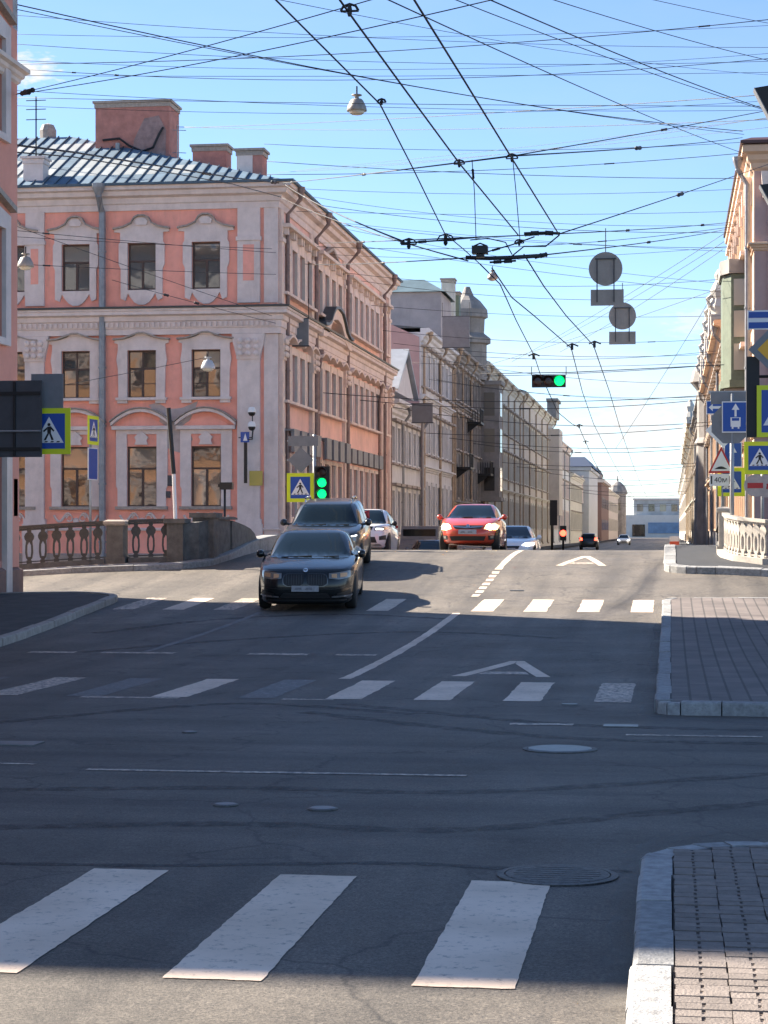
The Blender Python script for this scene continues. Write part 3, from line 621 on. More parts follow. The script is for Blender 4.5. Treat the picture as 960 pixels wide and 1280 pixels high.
# right
rr1 = [(1.32, 49.2), (1.38, 48.3), (1.62, 47.45), (2.2, 46.75), (3.2, 46.35), (6, 46.0), (12, 45.7)]
railing('sunlit pale railing curving round the right quay corner below the road signs', rr1, IRONL, IRONL, 'p', zo=.16, h=1.0, step=.24)
pier('granite_post', 'narrow pale end post of the right bridge railing', 1.28, 49.55, .22, 1.12, IRONL, zo=.16)
railing('dark iron railing along the right side of the bridge behind the sign pole', [(1.45, 50.0), (1.5, 58), (1.55, 66)], IRON, GRAND, 'd', zo=.14, h=.98, step=.5)

# ================================================================ buildings
def fpos(fac, x, y, z):
    ax, ay, rz = fac; c, s = math.cos(rz), math.sin(rz)
    return (ax + x * c - y * s, ay + x * s + y * c, z)
def wall_panel(Wd, z0, z1, ops, reveal=.22, x0=0.0):
    """plane facade in local x-z, facing -y, with real openings and reveals"""
    b = MB(); xs = sorted({x0, Wd} | {o[0] for o in ops} | {o[1] for o in ops}); zs = sorted({z0, z1} | {o[2] for o in ops} | {o[3] for o in ops})
    xs = [x for x in xs if x0 <= x <= Wd]; zs = [z for z in zs if z0 <= z <= z1]
    for i in range(len(xs) - 1):
        for j in range(len(zs) - 1):
            cx, cz = (xs[i] + xs[i + 1]) / 2, (zs[j] + zs[j + 1]) / 2
            if any(o[0] < cx < o[1] and o[2] < cz < o[3] for o in ops): continue
            b.add([(xs[i], 0, zs[j]), (xs[i + 1], 0, zs[j]), (xs[i + 1], 0, zs[j + 1]), (xs[i], 0, zs[j + 1])], [(0, 1, 2, 3)])
    for a, c, d, e in ops:
        b.add([(a, 0, d), (c, 0, d), (c, 0, e), (a, 0, e), (a, reveal, d), (c, reveal, d), (c, reveal, e), (a, reveal, e)], [(0, 4, 5, 1), (1, 5, 6, 2), (2, 6, 7, 3), (3, 7, 4, 0)])
    return b
def win_mesh(w, h, st):
    def mk():
        b = MB(); t = .065; a = w / 2; y0, y1 = .10, .17
        b.box(-a, y0, 0, -a + t, y1, h); b.box(a - t, y0, 0, a, y1, h); b.box(-a + t, y0, 0, a - t, y1, t * 1.2); b.box(-a + t, y0, h - t, a - t, y1, h)
        tr = h * (.60 if h < 2.1 else .62)
        b.box(-a + t, y0 + .003, tr, a - t, y1 - .003, tr + .075)
        b.box(-.045, y0 + .006, t * 1.2, .045, y1 - .006, tr)
        if st == 'x': b.box(-.025, y0 + .012, tr + .075, .025, y1 - .012, h - t); b.box(-a + t, y0 + .015, tr * .5, -.045, y1 - .015, tr * .5 + .03); b.box(.045, y0 + .015, tr * .5, a - t, y1 - .015, tr * .5 + .03)
        return b.mesh('window', FRAMEB if st != 'w' else FRAMEW)
    return cached(('win', w, h, st), mk)
def pane_meshes(w, h):
    def mk():
        t = .065; a = w / 2; tr = h * (.60 if h < 2.1 else .62); out = []
        for x0, x1, z0, z1 in ((-a + t, -.045, t, tr), (.045, a - t, t, tr), (-a + t, a - t, tr + .07, h - t)):
            out.append(MB().box(x0, .132, z0, x1, .142, z1).mesh('pane', GLASS))
        return out
    return cached(('pane', w, h), mk)
wr = random.Random(3)
def window(root, fac, cx, z0, w, h, st='p', panes=True):
    o = put('window', win_mesh(w, h, st), root, fpos(fac, cx, 0, z0), fac[2])
    if panes:
        for me in pane_meshes(w, h):
            p = put('pane', me, o); p.rotation_euler = (wr.uniform(-.012, .012), 0, wr.uniform(-.02, .02))
    else:
        p = put('pane', cached(('bigpane', w, h), lambda: MB().box(-w / 2 + .03, .135, .03, w / 2 - .03, .145, h - .03).mesh('pane', GLASS)), o)
    back = cached(('dark', w, h), lambda: MB().box(-w / 2, .215, 0, w / 2, .225, h).mesh('blind', PLAST))
    return o
def downpipe(root, fac, x, z0, z1, m, r=.075, off=.16, neck=.35):
    b = MB(); pts = [(x, -off - neck, z1), (x, -off - neck, z1 - .28), (x, -off, z1 - .85), (x, -off, z0 + .3), (x, -off - .12, z0 + .08)]
    b.tube(pts, r, 8); b.lathe([(r * .9, -.32), (r * 1.9, -.02), (r * 2.0, .12), (r * 1.6, .13)], 8, (x, -off - neck, z1 + .05))
    for k in range(int((z1 - z0) / 2.2)): b.lathe([(r * 1.22, 0), (r * 1.22, .07)], 8, (x, -off, z0 + .8 + 2.2 * k))
    return b.build('downpipe', m, root, fpos(fac, 0, 0, 0), fac[2], smooth=False)
def part(root, fac, nm, mb, m, x=0.0, y=0.0, z=0.0): return mb.build(nm, m, root, fpos(fac, x, y, z), fac[2])
def share(root, fac, nm, key, fn, m, x, y, z):
    return put(nm, cached(key, lambda: fn().mesh(nm, m)), root, fpos(fac, x, y, z), fac[2])
CORN = lambda z, d, h: [(0, z), (d * .25, z + h * .12), (d * .3, z + h * .3), (d * .55, z + h * .42), (d * .62, z + h * .62), (d, z + h * .72), (d, z + h * .95), (d * .9, z + h), (0, z + h)]

# ---------------- the pink corner house
PX, PY, PL = -14.6, 73.7, 30.0
pk = empty('corner_house', 'three storey pink corner house with white stucco trim and blue metal roof', 'house', (PX, PY, 0))
fc = (-26.0, 0, 0.0); FW = 26.0                     # canal front, local x 0..26 (corner at 26)
fs = (0, 0, R(90))                                   # street front, local x = distance along the street
cs = lambda s: FW - s
wx = [cs(s) for s in (2.72, 5.21, 7.79, 10.35, 12.9)]
ops = []
for x in wx:
    ops += [(x - .55, x + .55, 10.97, 12.75), (x - .56, x + .56, 6.87, 8.69), (x - .58, x + .58, 2.75, 5.05)]
part(pk, fc, 'wall', wall_panel(FW, -.3, 14.9, ops), PINK)
sw = [(1.35 + 1.62 * i, 0) for i in range(4)] + [(8.7 + 1.7 * i, 1) for i in range(4)] + [(16.6 + 1.72 * i, 2) for i in range(6)] + [(28.0, 3)]
ops = []
for x, g in sw: ops += [(x - .52, x + .52, 10.97, 12.75), (x - .52, x + .52, 6.87, 8.69), (x - .55, x + .55, 2.4, 4.7)]
part(pk, fs, 'wall', wall_panel(PL, -.3, 14.9, ops), PINKD)
b = MB(); b.add([(-26, 0, -.3), (-26, 30, -.3), (0, 30, -.3), (-26, 0, 14.9), (-26, 30, 14.9), (0, 30, 14.9)], [(0, 1, 4, 3), (1, 2, 5, 4)]); b.build('wall', PINKD, pk)
def eared(w, h, kind):
    a = w / 2
    if kind == 'up':
        top = [(-a - .52, h + .42), (-a - .5, h + .52), (-a - .15, h + .58), (-a + .15, h + .72), (-.3, h + .93), (-.12, h + 1.0), (.12, h + 1.0), (.3, h + .93), (a - .15, h + .72), (a + .15, h + .58), (a + .5, h + .52), (a + .52, h + .42)]
        lft = [(-a - .28, h + .40), (-a - .28, h + .05), (-a - .34, h - .05), (-a - .34, h * .55), (-a - .26, h * .45), (-a - .26, -.32), (-a - .08, -.40), (-a + .02, -.12)]
        bot = [(-a * .8, -.28), (-a * .5, -.47), (-a * .2, -.56), (a * .2, -.56), (a * .5, -.47), (a * .8, -.28)]
        out = top + [(-x, z) for x, z in lft] + [(-x, z) for x, z in bot] + [(x, z) for x, z in reversed(lft)]
    elif kind == 'mid':
        top = [(-a - .5, h + .28), (-a - .48, h + .38), (-a - .1, h + .42), (-a * .6, h + .52), (-.15, h + .62), (.15, h + .62), (a * .6, h + .52), (a + .1, h + .42), (a + .48, h + .38), (a + .5, h + .28)]
        lft = [(-a - .36, h + .24), (-a - .36, h + .02), (-a - .42, -.0 + h * .8), (-a - .36, h * .62), (-a - .34, 0.03)]
        out = top + [(-x, z) for x, z in lft] + [(x, z) for x, z in reversed(lft)]
    else:
        lft = [(-a - .42, h + .62), (-a - .42, h * .35), (-a - .36, h * .3), (-a - .36, .03)]
        out = lft[:1] + [(a + .42, h + .62)] + [(-x, z) for x, z in lft[1:]] + [(x, z) for x, z in reversed(lft[1:])]
    inn = [(-a, 0), (a, 0), (a, h), (-a, h)]
    if kind in ('mid', 'low'): t_ = h + (.46 if kind == 'low' else 0); inn = [(-a, .031), (a, .031), (a, t_), (-a, t_)]
    return ring_prism(out, inn, -.10 if kind != 'low' else -.08, -.002)
def hood_line(pts, d=.24, t=.07):
    b = MB()
    for i in range(len(pts) - 1):
        (x0, z0), (x1, z1) = pts[i], pts[i + 1]
        b.add([(x0, -d, z0), (x1, -d, z1), (x1, -d, z1 + t), (x0, -d, z0 + t), (x0, .0, z0), (x1, .0, z1), (x1, .0, z1 + t), (x0, .0, z0 + t)], [(0, 1, 2, 3), (3, 2, 6, 7), (0, 4, 5, 1), (0, 3, 7, 4), (1, 5, 6, 2)])
    return b
def arcp(w, z, rise, n=10): return [(-w + 2 * w * i / n, z + rise * (1 - (2 * i / n - 1) ** 2)) for i in range(n + 1)]
HOODU = [(-1.08, 2.2 + .08), (-.75, 2.28 + .08), (-.45, 2.40 + .1), (-.25, 2.62 + .1), (-.1, 2.69 + .1), (.1, 2.69 + .1), (.25, 2.62 + .1), (.45, 2.40 + .1), (.75, 2.28 + .08), (1.08, 2.2 + .08)]
for x in wx:
    window(pk, fc, x, 10.97, 1.1, 1.78, 'p'); window(pk, fc, x, 6.87, 1.12, 1.82, 'x'); window(pk, fc, x, 2.75, 1.16, 2.3, 'p')
    share(pk, fc, 'window_surround', 'su', lambda: eared(1.1, 1.78, 'up'), WHITE, x, 0, 10.97)
    share(pk, fc, 'window_hood', 'hu', lambda: hood_line([(-1.09, 2.29), (-.70, 2.36), (-.40, 2.50), (-.28, 2.70), (-.12, 2.785), (.12, 2.785), (.28, 2.70), (.40, 2.50), (.70, 2.36), (1.09, 2.29)], .24, .06), GRANW, x, 0, 10.97)
    share(pk, fc, 'keystone', 'ku', lambda: MB().prism([(-.2, 2.45), (.2, 2.45), (.26, 2.6), (.12, 2.72), (-.12, 2.72), (-.26, 2.6)], -.17, -.101), WHITE, x, 0, 10.97)
    share(pk, fc, 'window_surround', 'sm', lambda: eared(1.12, 1.82, 'mid'), WHITE, x, 0, 6.87)
    share(pk, fc, 'window_hood', 'hm', lambda: hood_line([(-1.1, 2.2), (-.7, 2.24), (-.35, 2.36), (-.12, 2.44), (.12, 2.44), (.35, 2.36), (.7, 2.24), (1.1, 2.2)], .26, .06), GRANW, x, 0, 6.87)
    share(pk, fc, 'sill', 'sillm', lambda: MB().box(-.98, -.22, -.075, .98, .1, .028).box(-.93, -.15, -.19, -.55, -.003, -.076).box(.55, -.15, -.19, .93, -.003, -.076), WHITE, x, 0, 6.87)
    share(pk, fc, 'window_surround', 'sl', lambda: eared(1.16, 2.3, 'low'), WHITE, x, 0, 2.75)
    share(pk, fc, 'pediment', 'pl', lambda: hood_line(arcp(1.16, 3.08, .52), .30, .12).box(-1.14, -.22, 2.93, 1.14, -.003, 3.07), WHITE, x, 0, 2.75)
    share(pk, fc, 'pediment_ledge', 'pll', lambda: hood_line(arcp(1.2, 3.205, .53), .36, .045), GRANW, x, 0, 2.75)
    share(pk, fc, 'tympanum', 'tl', lambda: MB().prism([(p[0] * .92, p[1] - .02) for p in arcp(1.0, 3.09, .36)], -.05, -.004), PINK, x, 0, 2.75)
    share(pk, fc, 'cartouche', 'cl', lambda: MB().prism([(-.26, 2.36), (.26, 2.36), (.2, 2.52), (.27, 2.64), (.1, 2.8), (0, 2.88), (-.1, 2.8), (-.27, 2.64), (-.2, 2.52)], -.16, -.079), WHITE, x, 0, 2.75)
    share(pk, fc, 'sill', 'sills', lambda: MB().box(-1.0, -.2, -.09, 1.0, .1, .028), GRANW, x, 0, 2.75)
    def scroll():
        b = MB()
        for s in (-1, 1):
            pts = [(s * (.86 - .05 * k), -.03, -.30 - .20 * math.sin(k * .42) - .012 * k) for k in range(14)]
            b.tube(pts, .05, 5)
            b.tube([(s * (.26 + .12 * math.cos(t * .8)), -.03, -.42 + .12 * math.sin(t * .8)) for t in range(8)], .035, 5)
        b.lathe([(.1, -.05), (.13, 0), (.08, .04)], 8, (0, -.02, -.52), 'y'); return b
    share(pk, fc, 'scroll_ornament', 'scr', scroll, WHITE, x, 0, 2.75)
# orders, bands and cornices
def pilaster(root, fac, x0, x1, m, nm='pilaster', panel=None):
    part(root, fac, nm, MB().box(x0, -.16, 2.3, x1, -.003, 8.3).box(x0 - .1, -.24, 1.55, x1 + .1, -.003, 2.12).box(x0 - .06, -.2, 2.12, x1 + .06, -.003, 2.3), m)
    part(root, fac, 'pedestal', MB().box(x0 - .08, -.22, -.2, x1 + .08, -.003, 1.55), m)
    c = (x0 + x1) / 2; hw = (x1 - x0) / 2
    b = MB().prism([(c - hw - .02, 8.3), (c + hw + .02, 8.3), (c + hw + .02, 8.4), (c + hw + .16, 8.95), (c + hw + .2, 9.25), (c - hw - .2, 9.25), (c - hw - .16, 8.95), (c - hw - .02, 8.4)], -.22, -.003)
    for k in range(3):
        for s in (-1, 0, 1): b.lathe([(.03, -.34), (.11, -.30), (.10, -.2)], 8, (c + s * hw * .72, 0, 8.5 + .24 * k), 'y')
    part(root, fac, 'capital', b, m)
    part(root, fac, 'pilaster_strip', MB().box(x0, -.14, 10.42, x1, -.003, 12.9).box(x0 - .05, -.19, 12.75, x1 + .05, -.003, 12.9).box(x0, -.12, 12.9, x1, -.003, 13.98), m)
    part(root, fac, 'strip_panel', MB().box(x0 + .22, -.147, 11.25, x1 - .22, -.141, 12.6), panel or PINK)
pilaster(pk, fc, cs(1.5), cs(.64), WHITE); pilaster(pk, fc, cs(9.76), cs(9.02), WHITE)
part(pk, fc, 'corner_quoin', MB().box(cs(.5), -.05, -.2, cs(-.04), -.003, 9.25).box(cs(.5), -.05, 10.42, cs(-.04), -.003, 13.98), WHITE)
for x0, x1 in ((.25, .75), (6.6, 7.5), (14.9, 15.7), (26.6, 27.2), (29.3, 29.9)): pilaster(pk, fs, x0, x1, CREAM, panel=PINKD)
pth = [(-26, 0), (0, 0), (0, 30)]
MB().sweep(pth, [(.003, 9.26), (.16, 9.26), (.16, 9.48), (.20, 9.5), (.20, 9.74), (.27, 9.78), (.27, 9.95), (.46, 10.0), (.46, 10.12), (.50, 10.14), (.50, 10.22), (.003, 10.30)]).build('string_course', WHITE, pk)
MB().sweep(pth, [(.47, 10.235), (.56, 10.225), (.58, 10.29), (.2, 10.345), (.1, 10.345)]).build('string_course_flashing', ROOFD, pk)
dm = MB().box(-.05, -.27, 9.55, .05, -.2, 9.72).mesh('dentil', WHITE)
for i in range(60): put('dentil', dm, pk, fpos(fc, FW - .12 - .2 * i, 0, 0), 0)
MB().sweep(pth, [(.003, 13.98), (.08, 13.98), (.10, 14.2), (.16, 14.24), (.2, 14.44), (.42, 14.5), (.46, 14.66), (.62, 14.7), (.62, 14.82), (.66, 14.84), (.003, 14.9)]).build('cornice', WHITE, pk)
MB().sweep(pth, [(.5, 14.87), (.74, 14.84), (.76, 14.93), (.3, 15.0), (.1, 15.0)]).build('eaves_flashing', ROOFB, pk)
MB().sweep([(-26, 0), (0, 0), (0, 30)], [(.003, 1.86), (.1, 1.86), (.12, 1.93), (.003, 1.97)]).build('plinth_band', WHITE, pk)
MB().sweep([(-26, 0), (0, 0), (0, 30)], [(.003, -.3), (.09, -.3), (.09, .95), (.003, 1.0)]).build('plinth', GRANW, pk)
for s, poly in ((4.0, [(-.95, 6.62), (-.6, 6.72), (-.2, 6.45), (.35, 6.5), (.95, 6.75), (.8, 6.3), (.55, 5.9), (.75, 5.3), (.3, 4.8), (-.1, 4.9), (-.45, 5.2), (-.7, 5.6), (-.5, 6.1)]),):
    part(pk, fc, 'plaster_patch', MB().prism(poly, -.012, -.004), PATCH, cs(s))
downpipe(pk, fc, cs(6.71), .6, 14.75, PIPE, .13, .2, .5)
for x in (.95, 7.2, 15.3, 27.0): downpipe(pk, fs, x, .5, 14.72, PIPEB, .085, .22, .5)
for x in (8.05, 25.6, 29.7): downpipe(pk, fs, x, .5, 9.2, PIPEB, .07, .15, .1)
for i, (x, g) in enumerate(sw):
    window(pk, fs, x, 10.97, 1.04, 1.78, 'p'); window(pk, fs, x, 6.87, 1.04, 1.82, 'p'); window(pk, fs, x, 2.4, 1.1, 2.3, 'p')
    tm = WHITE if g == 2 else CREAM
    share(pk, fs, 'window_surround', ('ss', g == 2), lambda: ring_prism([(-.78, -.05), (.78, -.05), (.78, 2.15), (.5, 2.35), (-.5, 2.35), (-.78, 2.15)], [(-.52, 0), (.52, 0), (.52, 1.78), (-.52, 1.78)], -.12, -.003), tm, x, 0, 10.97)
    share(pk, fs, 'window_hood', 'ssh', lambda: MB().box(-.85, -.42, 2.36, .85, -.003, 2.5).box(-.7, -.3, 2.1, -.5, -.125, 2.355).box(.5, -.3, 2.1, .7, -.125, 2.355), CREAM, x, 0, 10.97)
    share(pk, fs, 'window_surround', ('ss2', g == 2), lambda: ring_prism([(-.78, -.05), (.78, -.05), (.78, 2.1), (-.78, 2.1)], [(-.52, 0), (.52, 0), (.52, 1.82), (-.52, 1.82)], -.12, -.003), tm, x, 0, 6.87)
    share(pk, fs, 'window_hood', 'ssh2', lambda: hood_line(arcp(.84, 2.16, .2, 6), .40, .09), CREAM, x, 0, 6.87)
    share(pk, fs, 'sill', 'sss', lambda: MB().box(-.8, -.3, -.16, .8, .08, -.055), CREAM, x, 0, 6.87)
    share(pk, fs, 'sill', 'sss', lambda: None, GRANW, x, 0, 10.97)
    if g < 2: share(pk, fs, 'awning', 'aw', lambda: MB().prism([(-.55, 4.85), (.55, 4.85), (.55, 5.65), (-.55, 5.65)], -.5, -.38).box(-.6, -.5, 5.65, .6, -.003, 5.72), SIGNB, x, 0, 0)
    elif g == 2: share(pk, fs, 'awning', 'aw2', lambda: MB().box(-.62, -.32, 4.95, .62, -.003, 5.6), SIGNB, x, 0, 0)
    share(pk, fs, 'window_surround', ('ss3', g == 2), lambda: ring_prism([(-.75, -.3), (.75, -.3), (.75, 2.45), (-.75, 2.45)], [(-.55, 0), (.55, 0), (.55, 2.3), (-.55, 2.3)], -.1, -.003), tm, x, 0, 2.4)
# raised curved pediment in the middle of the street front
cur = [(7.3, 10.33), (8.0, 10.36), (8.7, 10.55), (9.3, 10.95), (9.9, 11.25), (10.9, 11.36), (11.9, 11.25), (12.5, 10.95), (13.1, 10.55), (13.8, 10.36), (14.6, 10.33)]
b = hood_line(cur, .62, .12); part(pk, fs, 'curved_pediment', b, ROOFD)
b = hood_line([(x, z - .45) for x, z in cur], .5, .44); part(pk, fs, 'curved_pediment', b, CREAM)
b = hood_line([(8.2, 13.2), (11, 13.9), (13.8, 13.2)], .3, .12); part(pk, fs, 'gable_moulding', b, GRANW)
# roof: blue standing seam sheets over a hip
rf = MB(); e0, e1, rz_ = 14.93, 18.1, 6.1
A, B_, R1, R2, Cc, R3 = (.45, -.45, e0), (-26, -.45, e0), (-9.8, 6.1, e1), (-26, 6.1, e1), (.45, 30, e0), (-9.8, 30, e1)
rf.add([A, R1, R2, B_], [(0, 1, 2, 3)]); rf.add([A, Cc, R3, R1], [(0, 1, 2, 3)]); rf.add([R1, R3, (-26, 30, e1), R2], [(0, 1, 2, 3)]); rf.add([Cc, R3, (.45, 30, 14.5), (-9.8, 30, 14.5)], [(0, 1, 3, 2)])
roof = rf.build('roof', ROOFB, pk)
slope = Vector((0, 6.55, e1 - e0)); sl_n = Vector((0, -(e1 - e0), 6.55)).normalized()
seam = MB().add([(-.018, 0, 0), (.018, 0, 0), (.018, 0, .05), (-.018, 0, .05), (-.018, 1, 0), (.018, 1, 0), (.018, 1, .05), (-.018, 1, .05)], [(0, 1, 2, 3), (4, 7, 6, 5), (3, 2, 6, 7), (0, 3, 7, 4), (1, 5, 6, 2)]).mesh('seam', ROOFS)
rp = random.Random(11); ang = math.atan2(e1 - e0, 6.55); ln = slope.length
pan = {}
for i in range(36):
    x = -.25 - .46 * i
    tmax = min(1.0, max(0.02, (0.45 - x) / 10.25))
    o = put('seam', seam, roof, (x, -.45, e0 + .012)); o.rotation_euler = (ang, 0, 0); o.scale = (1, ln * tmax, 1)
    nrow = 6
    for j in range(nrow):
        t0, t1 = j / nrow, (j + 1) / nrow
        if t1 > tmax - .03: continue
        wht = (j == 1 and 2 < i < 30) or (j == 2 and 12 < i < 24) or (j == 4 and i > 15 and i % 5 != 2) or (j == 3 and i > 22 and i % 4 == 1)
        m_ = ROOFW if wht and rp.random() < .88 else ROOFB
        me = cached(('sheet', m_.name), lambda: MB().box(.012, .01, 0, .44, ln / nrow - .01, .008).mesh('roof_sheet', m_))
        p = put('roof_sheet', me, roof, (x - .46, -.45 + 6.55 * t0, e0 + (e1 - e0) * t0 + .014)); p.rotation_euler = (ang, 0, 0)
def chimney(root, x, y, z0, wd, dp, h, m, nm='chimney', capm=None):
    b = MB().box(x - wd / 2, y - dp / 2, z0, x + wd / 2, y + dp / 2, z0 + h); o = b.build(nm, m, root)
    MB().box(x - wd / 2 - .1, y - dp / 2 - .1, z0 + h, x + wd / 2 + .1, y + dp / 2 + .1, z0 + h + .09).box(x - wd / 2 - .04, y - dp / 2 - .04, z0 + h - .18, x + wd / 2 + .04, y + dp / 2 + .04, z0 + h - .01).build('chimney_cap', capm or GRANW, o); return o
def L(px, py, d): v = W(px, py, d); return v - Vector((PX, PY, 0))
q = L(167, 205, 80.5); chimney(pk, q.x, q.y + .6, 15.6, 3.05, 1.6, 19.05 - 15.6, BRICKR)
b = MB().prism([(q.x - .15, 16.3), (q.x + .5, 16.05), (q.x + 1.35, 15.9), (q.x + 1.4, 17.9), (q.x + 1.1, 18.5), (q.x + .5, 18.4), (q.x + .1, 17.6)], q.y - .225, q.y - .203); b.build('plaster_patch', mat('chimney_bare_render', (.30, .21, .20), .9, var=.3, scale=3, bump=.4, bscale=20), pk)
b = MB().tube([(q.x - 1.2, q.y - .3, 17.55), (q.x - .5, q.y - .32, 17.6), (q.x - .1, q.y - .34, 17.3), (q.x + .45, q.y - .36, 17.05), (q.x + .9, q.y - .36, 17.2), (q.x + 1.15, q.y - .34, 17.75), (q.x + 1.3, q.y - .3, 18.0)], .05, 6); b.build('hanging_cable', DARKM, pk)
b = MB().tube([(q.x - .55, q.y - .4, 15.8), (q.x - .55, q.y - .4, 17.4)], .09, 6); b.build('vent_pipe', ROOFW, pk)
q = L(265, 215, 79); chimney(pk, q.x, q.y, 15.0, 1.35, .9, 16.95 - 15.0, BRICKR)
q = L(315, 220, 77.5); chimney(pk, q.x, q.y, 14.8, 1.0, .9, 16.5 - 14.8, BRICKR)
b = MB().box(q.x - .48, q.y - .475, 15.2, q.x + .12, q.y - .455, 16.45); b.build('plaster_face', WHITE, pk)
q = L(44, 230, 76.8); chimney(pk, q.x, q.y + .1, 14.9, .78, .7, 1.2, WHITE, 'roof_pillar', WHITE)
q = L(60, 172, 83); MB().lathe([(.02, -.45), (.34, -.45), (.36, .1), (.25, .34), (.02, .42)], 10, (q.x, q.y, 18.35)).build('roof_vent', GRANW, pk)
q = L(45, 180, 78.5)
b = MB().tube([(q.x, q.y, 15.6), (q.x, q.y, 18.9)], .03, 5)
for z in (18.75, 18.4, 18.0): b.tube([(q.x - .4, q.y, z), (q.x + .4, q.y, z)], .018, 4)
b.build('antenna', DARKM, pk)
q = L(222, 200, 80); b = MB().tube([(q.x, q.y, 15.4), (q.x, q.y, 18.1)], .02, 5)
for z in (17.9, 17.0, 16.7, 16.4): b.tube([(q.x - .22, q.y, z), (q.x + .3, q.y + .2, z)], .014, 4)
b.build('antenna', GREYM, pk)
# wall plaques on the canal front
part(pk, fc, 'plaque', MB().box(cs(4.62), -.07, 3.55, cs(4.0), -.004, 3.95), SIGND); part(pk, fc, 'plaque', MB().box(cs(4.62), -.07, 3.1, cs(4.1), -.004, 3.35), SIGND)
part(pk, fc, 'house_plate', MB().box(cs(1.02), -.215, 3.55, cs(.52), -.19, 4.1), mat('plate_yellow', (.55, .43, .10), .5))

# ---------------- near left corner building (salmon) and near right building
nl = empty('salmon_building', 'salmon corner building cut by the left picture edge', 'building', (-13.95, 41.6, 0))
NLH = 17.2; NLW = 23.6
fn = (0, -NLW, R(90))
ops = []
wxs = [NLW - 1.62 - 2.55 * i for i in range(8)]
for x in wxs: ops += [(x - .6, x + .6, 1.2, 3.6), (x - .6, x + .6, 5.9, 8.2), (x - .6, x + .6, 10.2, 12.2), (x - .6, x + .6, 13.4, 15.2)]
part(nl, fn, 'wall', wall_panel(NLW, -.3, NLH, ops), SALM)
fe = (0, 0, R(180)); opn = []
ex = [2.2 + 2.7 * i for i in range(10)]
for x in ex: opn += [(x - .6, x + .6, 1.2, 3.6), (x - .6, x + .6, 5.9, 8.2), (x - .6, x + .6, 10.2, 12.2)]
part(nl, fe, 'wall', wall_panel(30, -.3, 12.6, opn), OCHRE)
part(nl, fe, 'attic_wall', MB().box(0, -.02, 12.62, 30, .3, NLH - .62), GREYW)
for x in ex: part(nl, fe, 'attic_window', MB().box(x - .6, -.06, 13.3, x + .6, -.021, 15.1), GLASS)
for x in ex: part(nl, fe, 'shop_front', MB().box(x - .95, -.16, 3.95, x + .95, -.004, 4.3), WHITE)
MB().add([(0, -NLW, -.3), (-30, -NLW, -.3), (-30, 0, -.3), (0, -NLW, NLH), (-30, -NLW, NLH), (-30, 0, NLH), (0, 0, NLH)], [(0, 1, 4, 3), (1, 2, 5, 4), (3, 4, 5, 6)]).build('wall', SALM, nl)
for x in wxs[:4]:
    for z0, h in ((1.2, 2.4), (5.9, 2.3), (10.2, 2.0), (13.4, 1.8)): window(nl, fn, x, z0, 1.2, h, 'p')
    for z0, h in ((5.9, 2.3), (10.2, 2.0), (13.4, 1.8)):
        share(nl, fn, 'window_surround', ('nls', h), lambda: ring_prism([(-.92, -.15), (.92, -.15), (.92, h + .3), (0, h + .45), (-.92, h + .3)], [(-.6, 0), (.6, 0), (.6, h), (-.6, h)], -.1, -.003), WHITE, x, 0, z0)
        share(nl, fn, 'window_hood', ('nlh', h), lambda: hood_line([(-1.15, h + .42), (0, h + .68), (1.15, h + .42)], .16, .12), GRANW, x, 0, z0)
    share(nl, fn, 'door_surround', 'nld', lambda: ring_prism([(-.95, -1.1), (.95, -1.1), (.95, 2.75), (-.95, 2.75)], [(-.6, -1.0), (.6, -1.0), (.6, 2.4), (-.6, 2.4)], -.12, -.003), CREAM, x, 0, 1.2)
for x in ex:
    for z0, h in ((1.2, 2.4), (5.9, 2.3), (10.2, 2.0)):
        window(nl, fe, x, z0, 1.2, h, 'p', panes=False)
        share(nl, fe, 'window_surround', ('nle', h), lambda: ring_prism([(-.9, -.15), (.9, -.15), (.9, h + .3), (-.9, h + .3)], [(-.6, 0), (.6, 0), (.6, h), (-.6, h)], -.1, -.003), CREAM, x, 0, z0)
nlp = [(0, -NLW), (0, 0), (-30, 0)]
MB().sweep(nlp, CORN(NLH - .6, .8, .7)).build('cornice', WHITE, nl); MB().sweep(nlp, CORN(11.45, .22, .38)).build('string_course', CREAM, nl); MB().sweep(nlp, CORN(4.35, .3, .3)).build('string_course', CREAM, nl)
MB().sweep(nlp, [(.003, -.3), (.1, -.3), (.1, 1.0), (.003, 1.06)]).build('plinth', mat('plinth_brown', (.26, .15, .12), .8, var=.2, scale=4), nl)
part(nl, fn, 'house_number_plate', MB().box(NLW - .38, -.05, 2.15, NLW - .12, -.004, 2.95), SIGND)
part(nl, fn, 'corner_pilaster', MB().box(NLW - .55, -.05, 1.06, NLW - .03, -.004, 4.3), SALM)
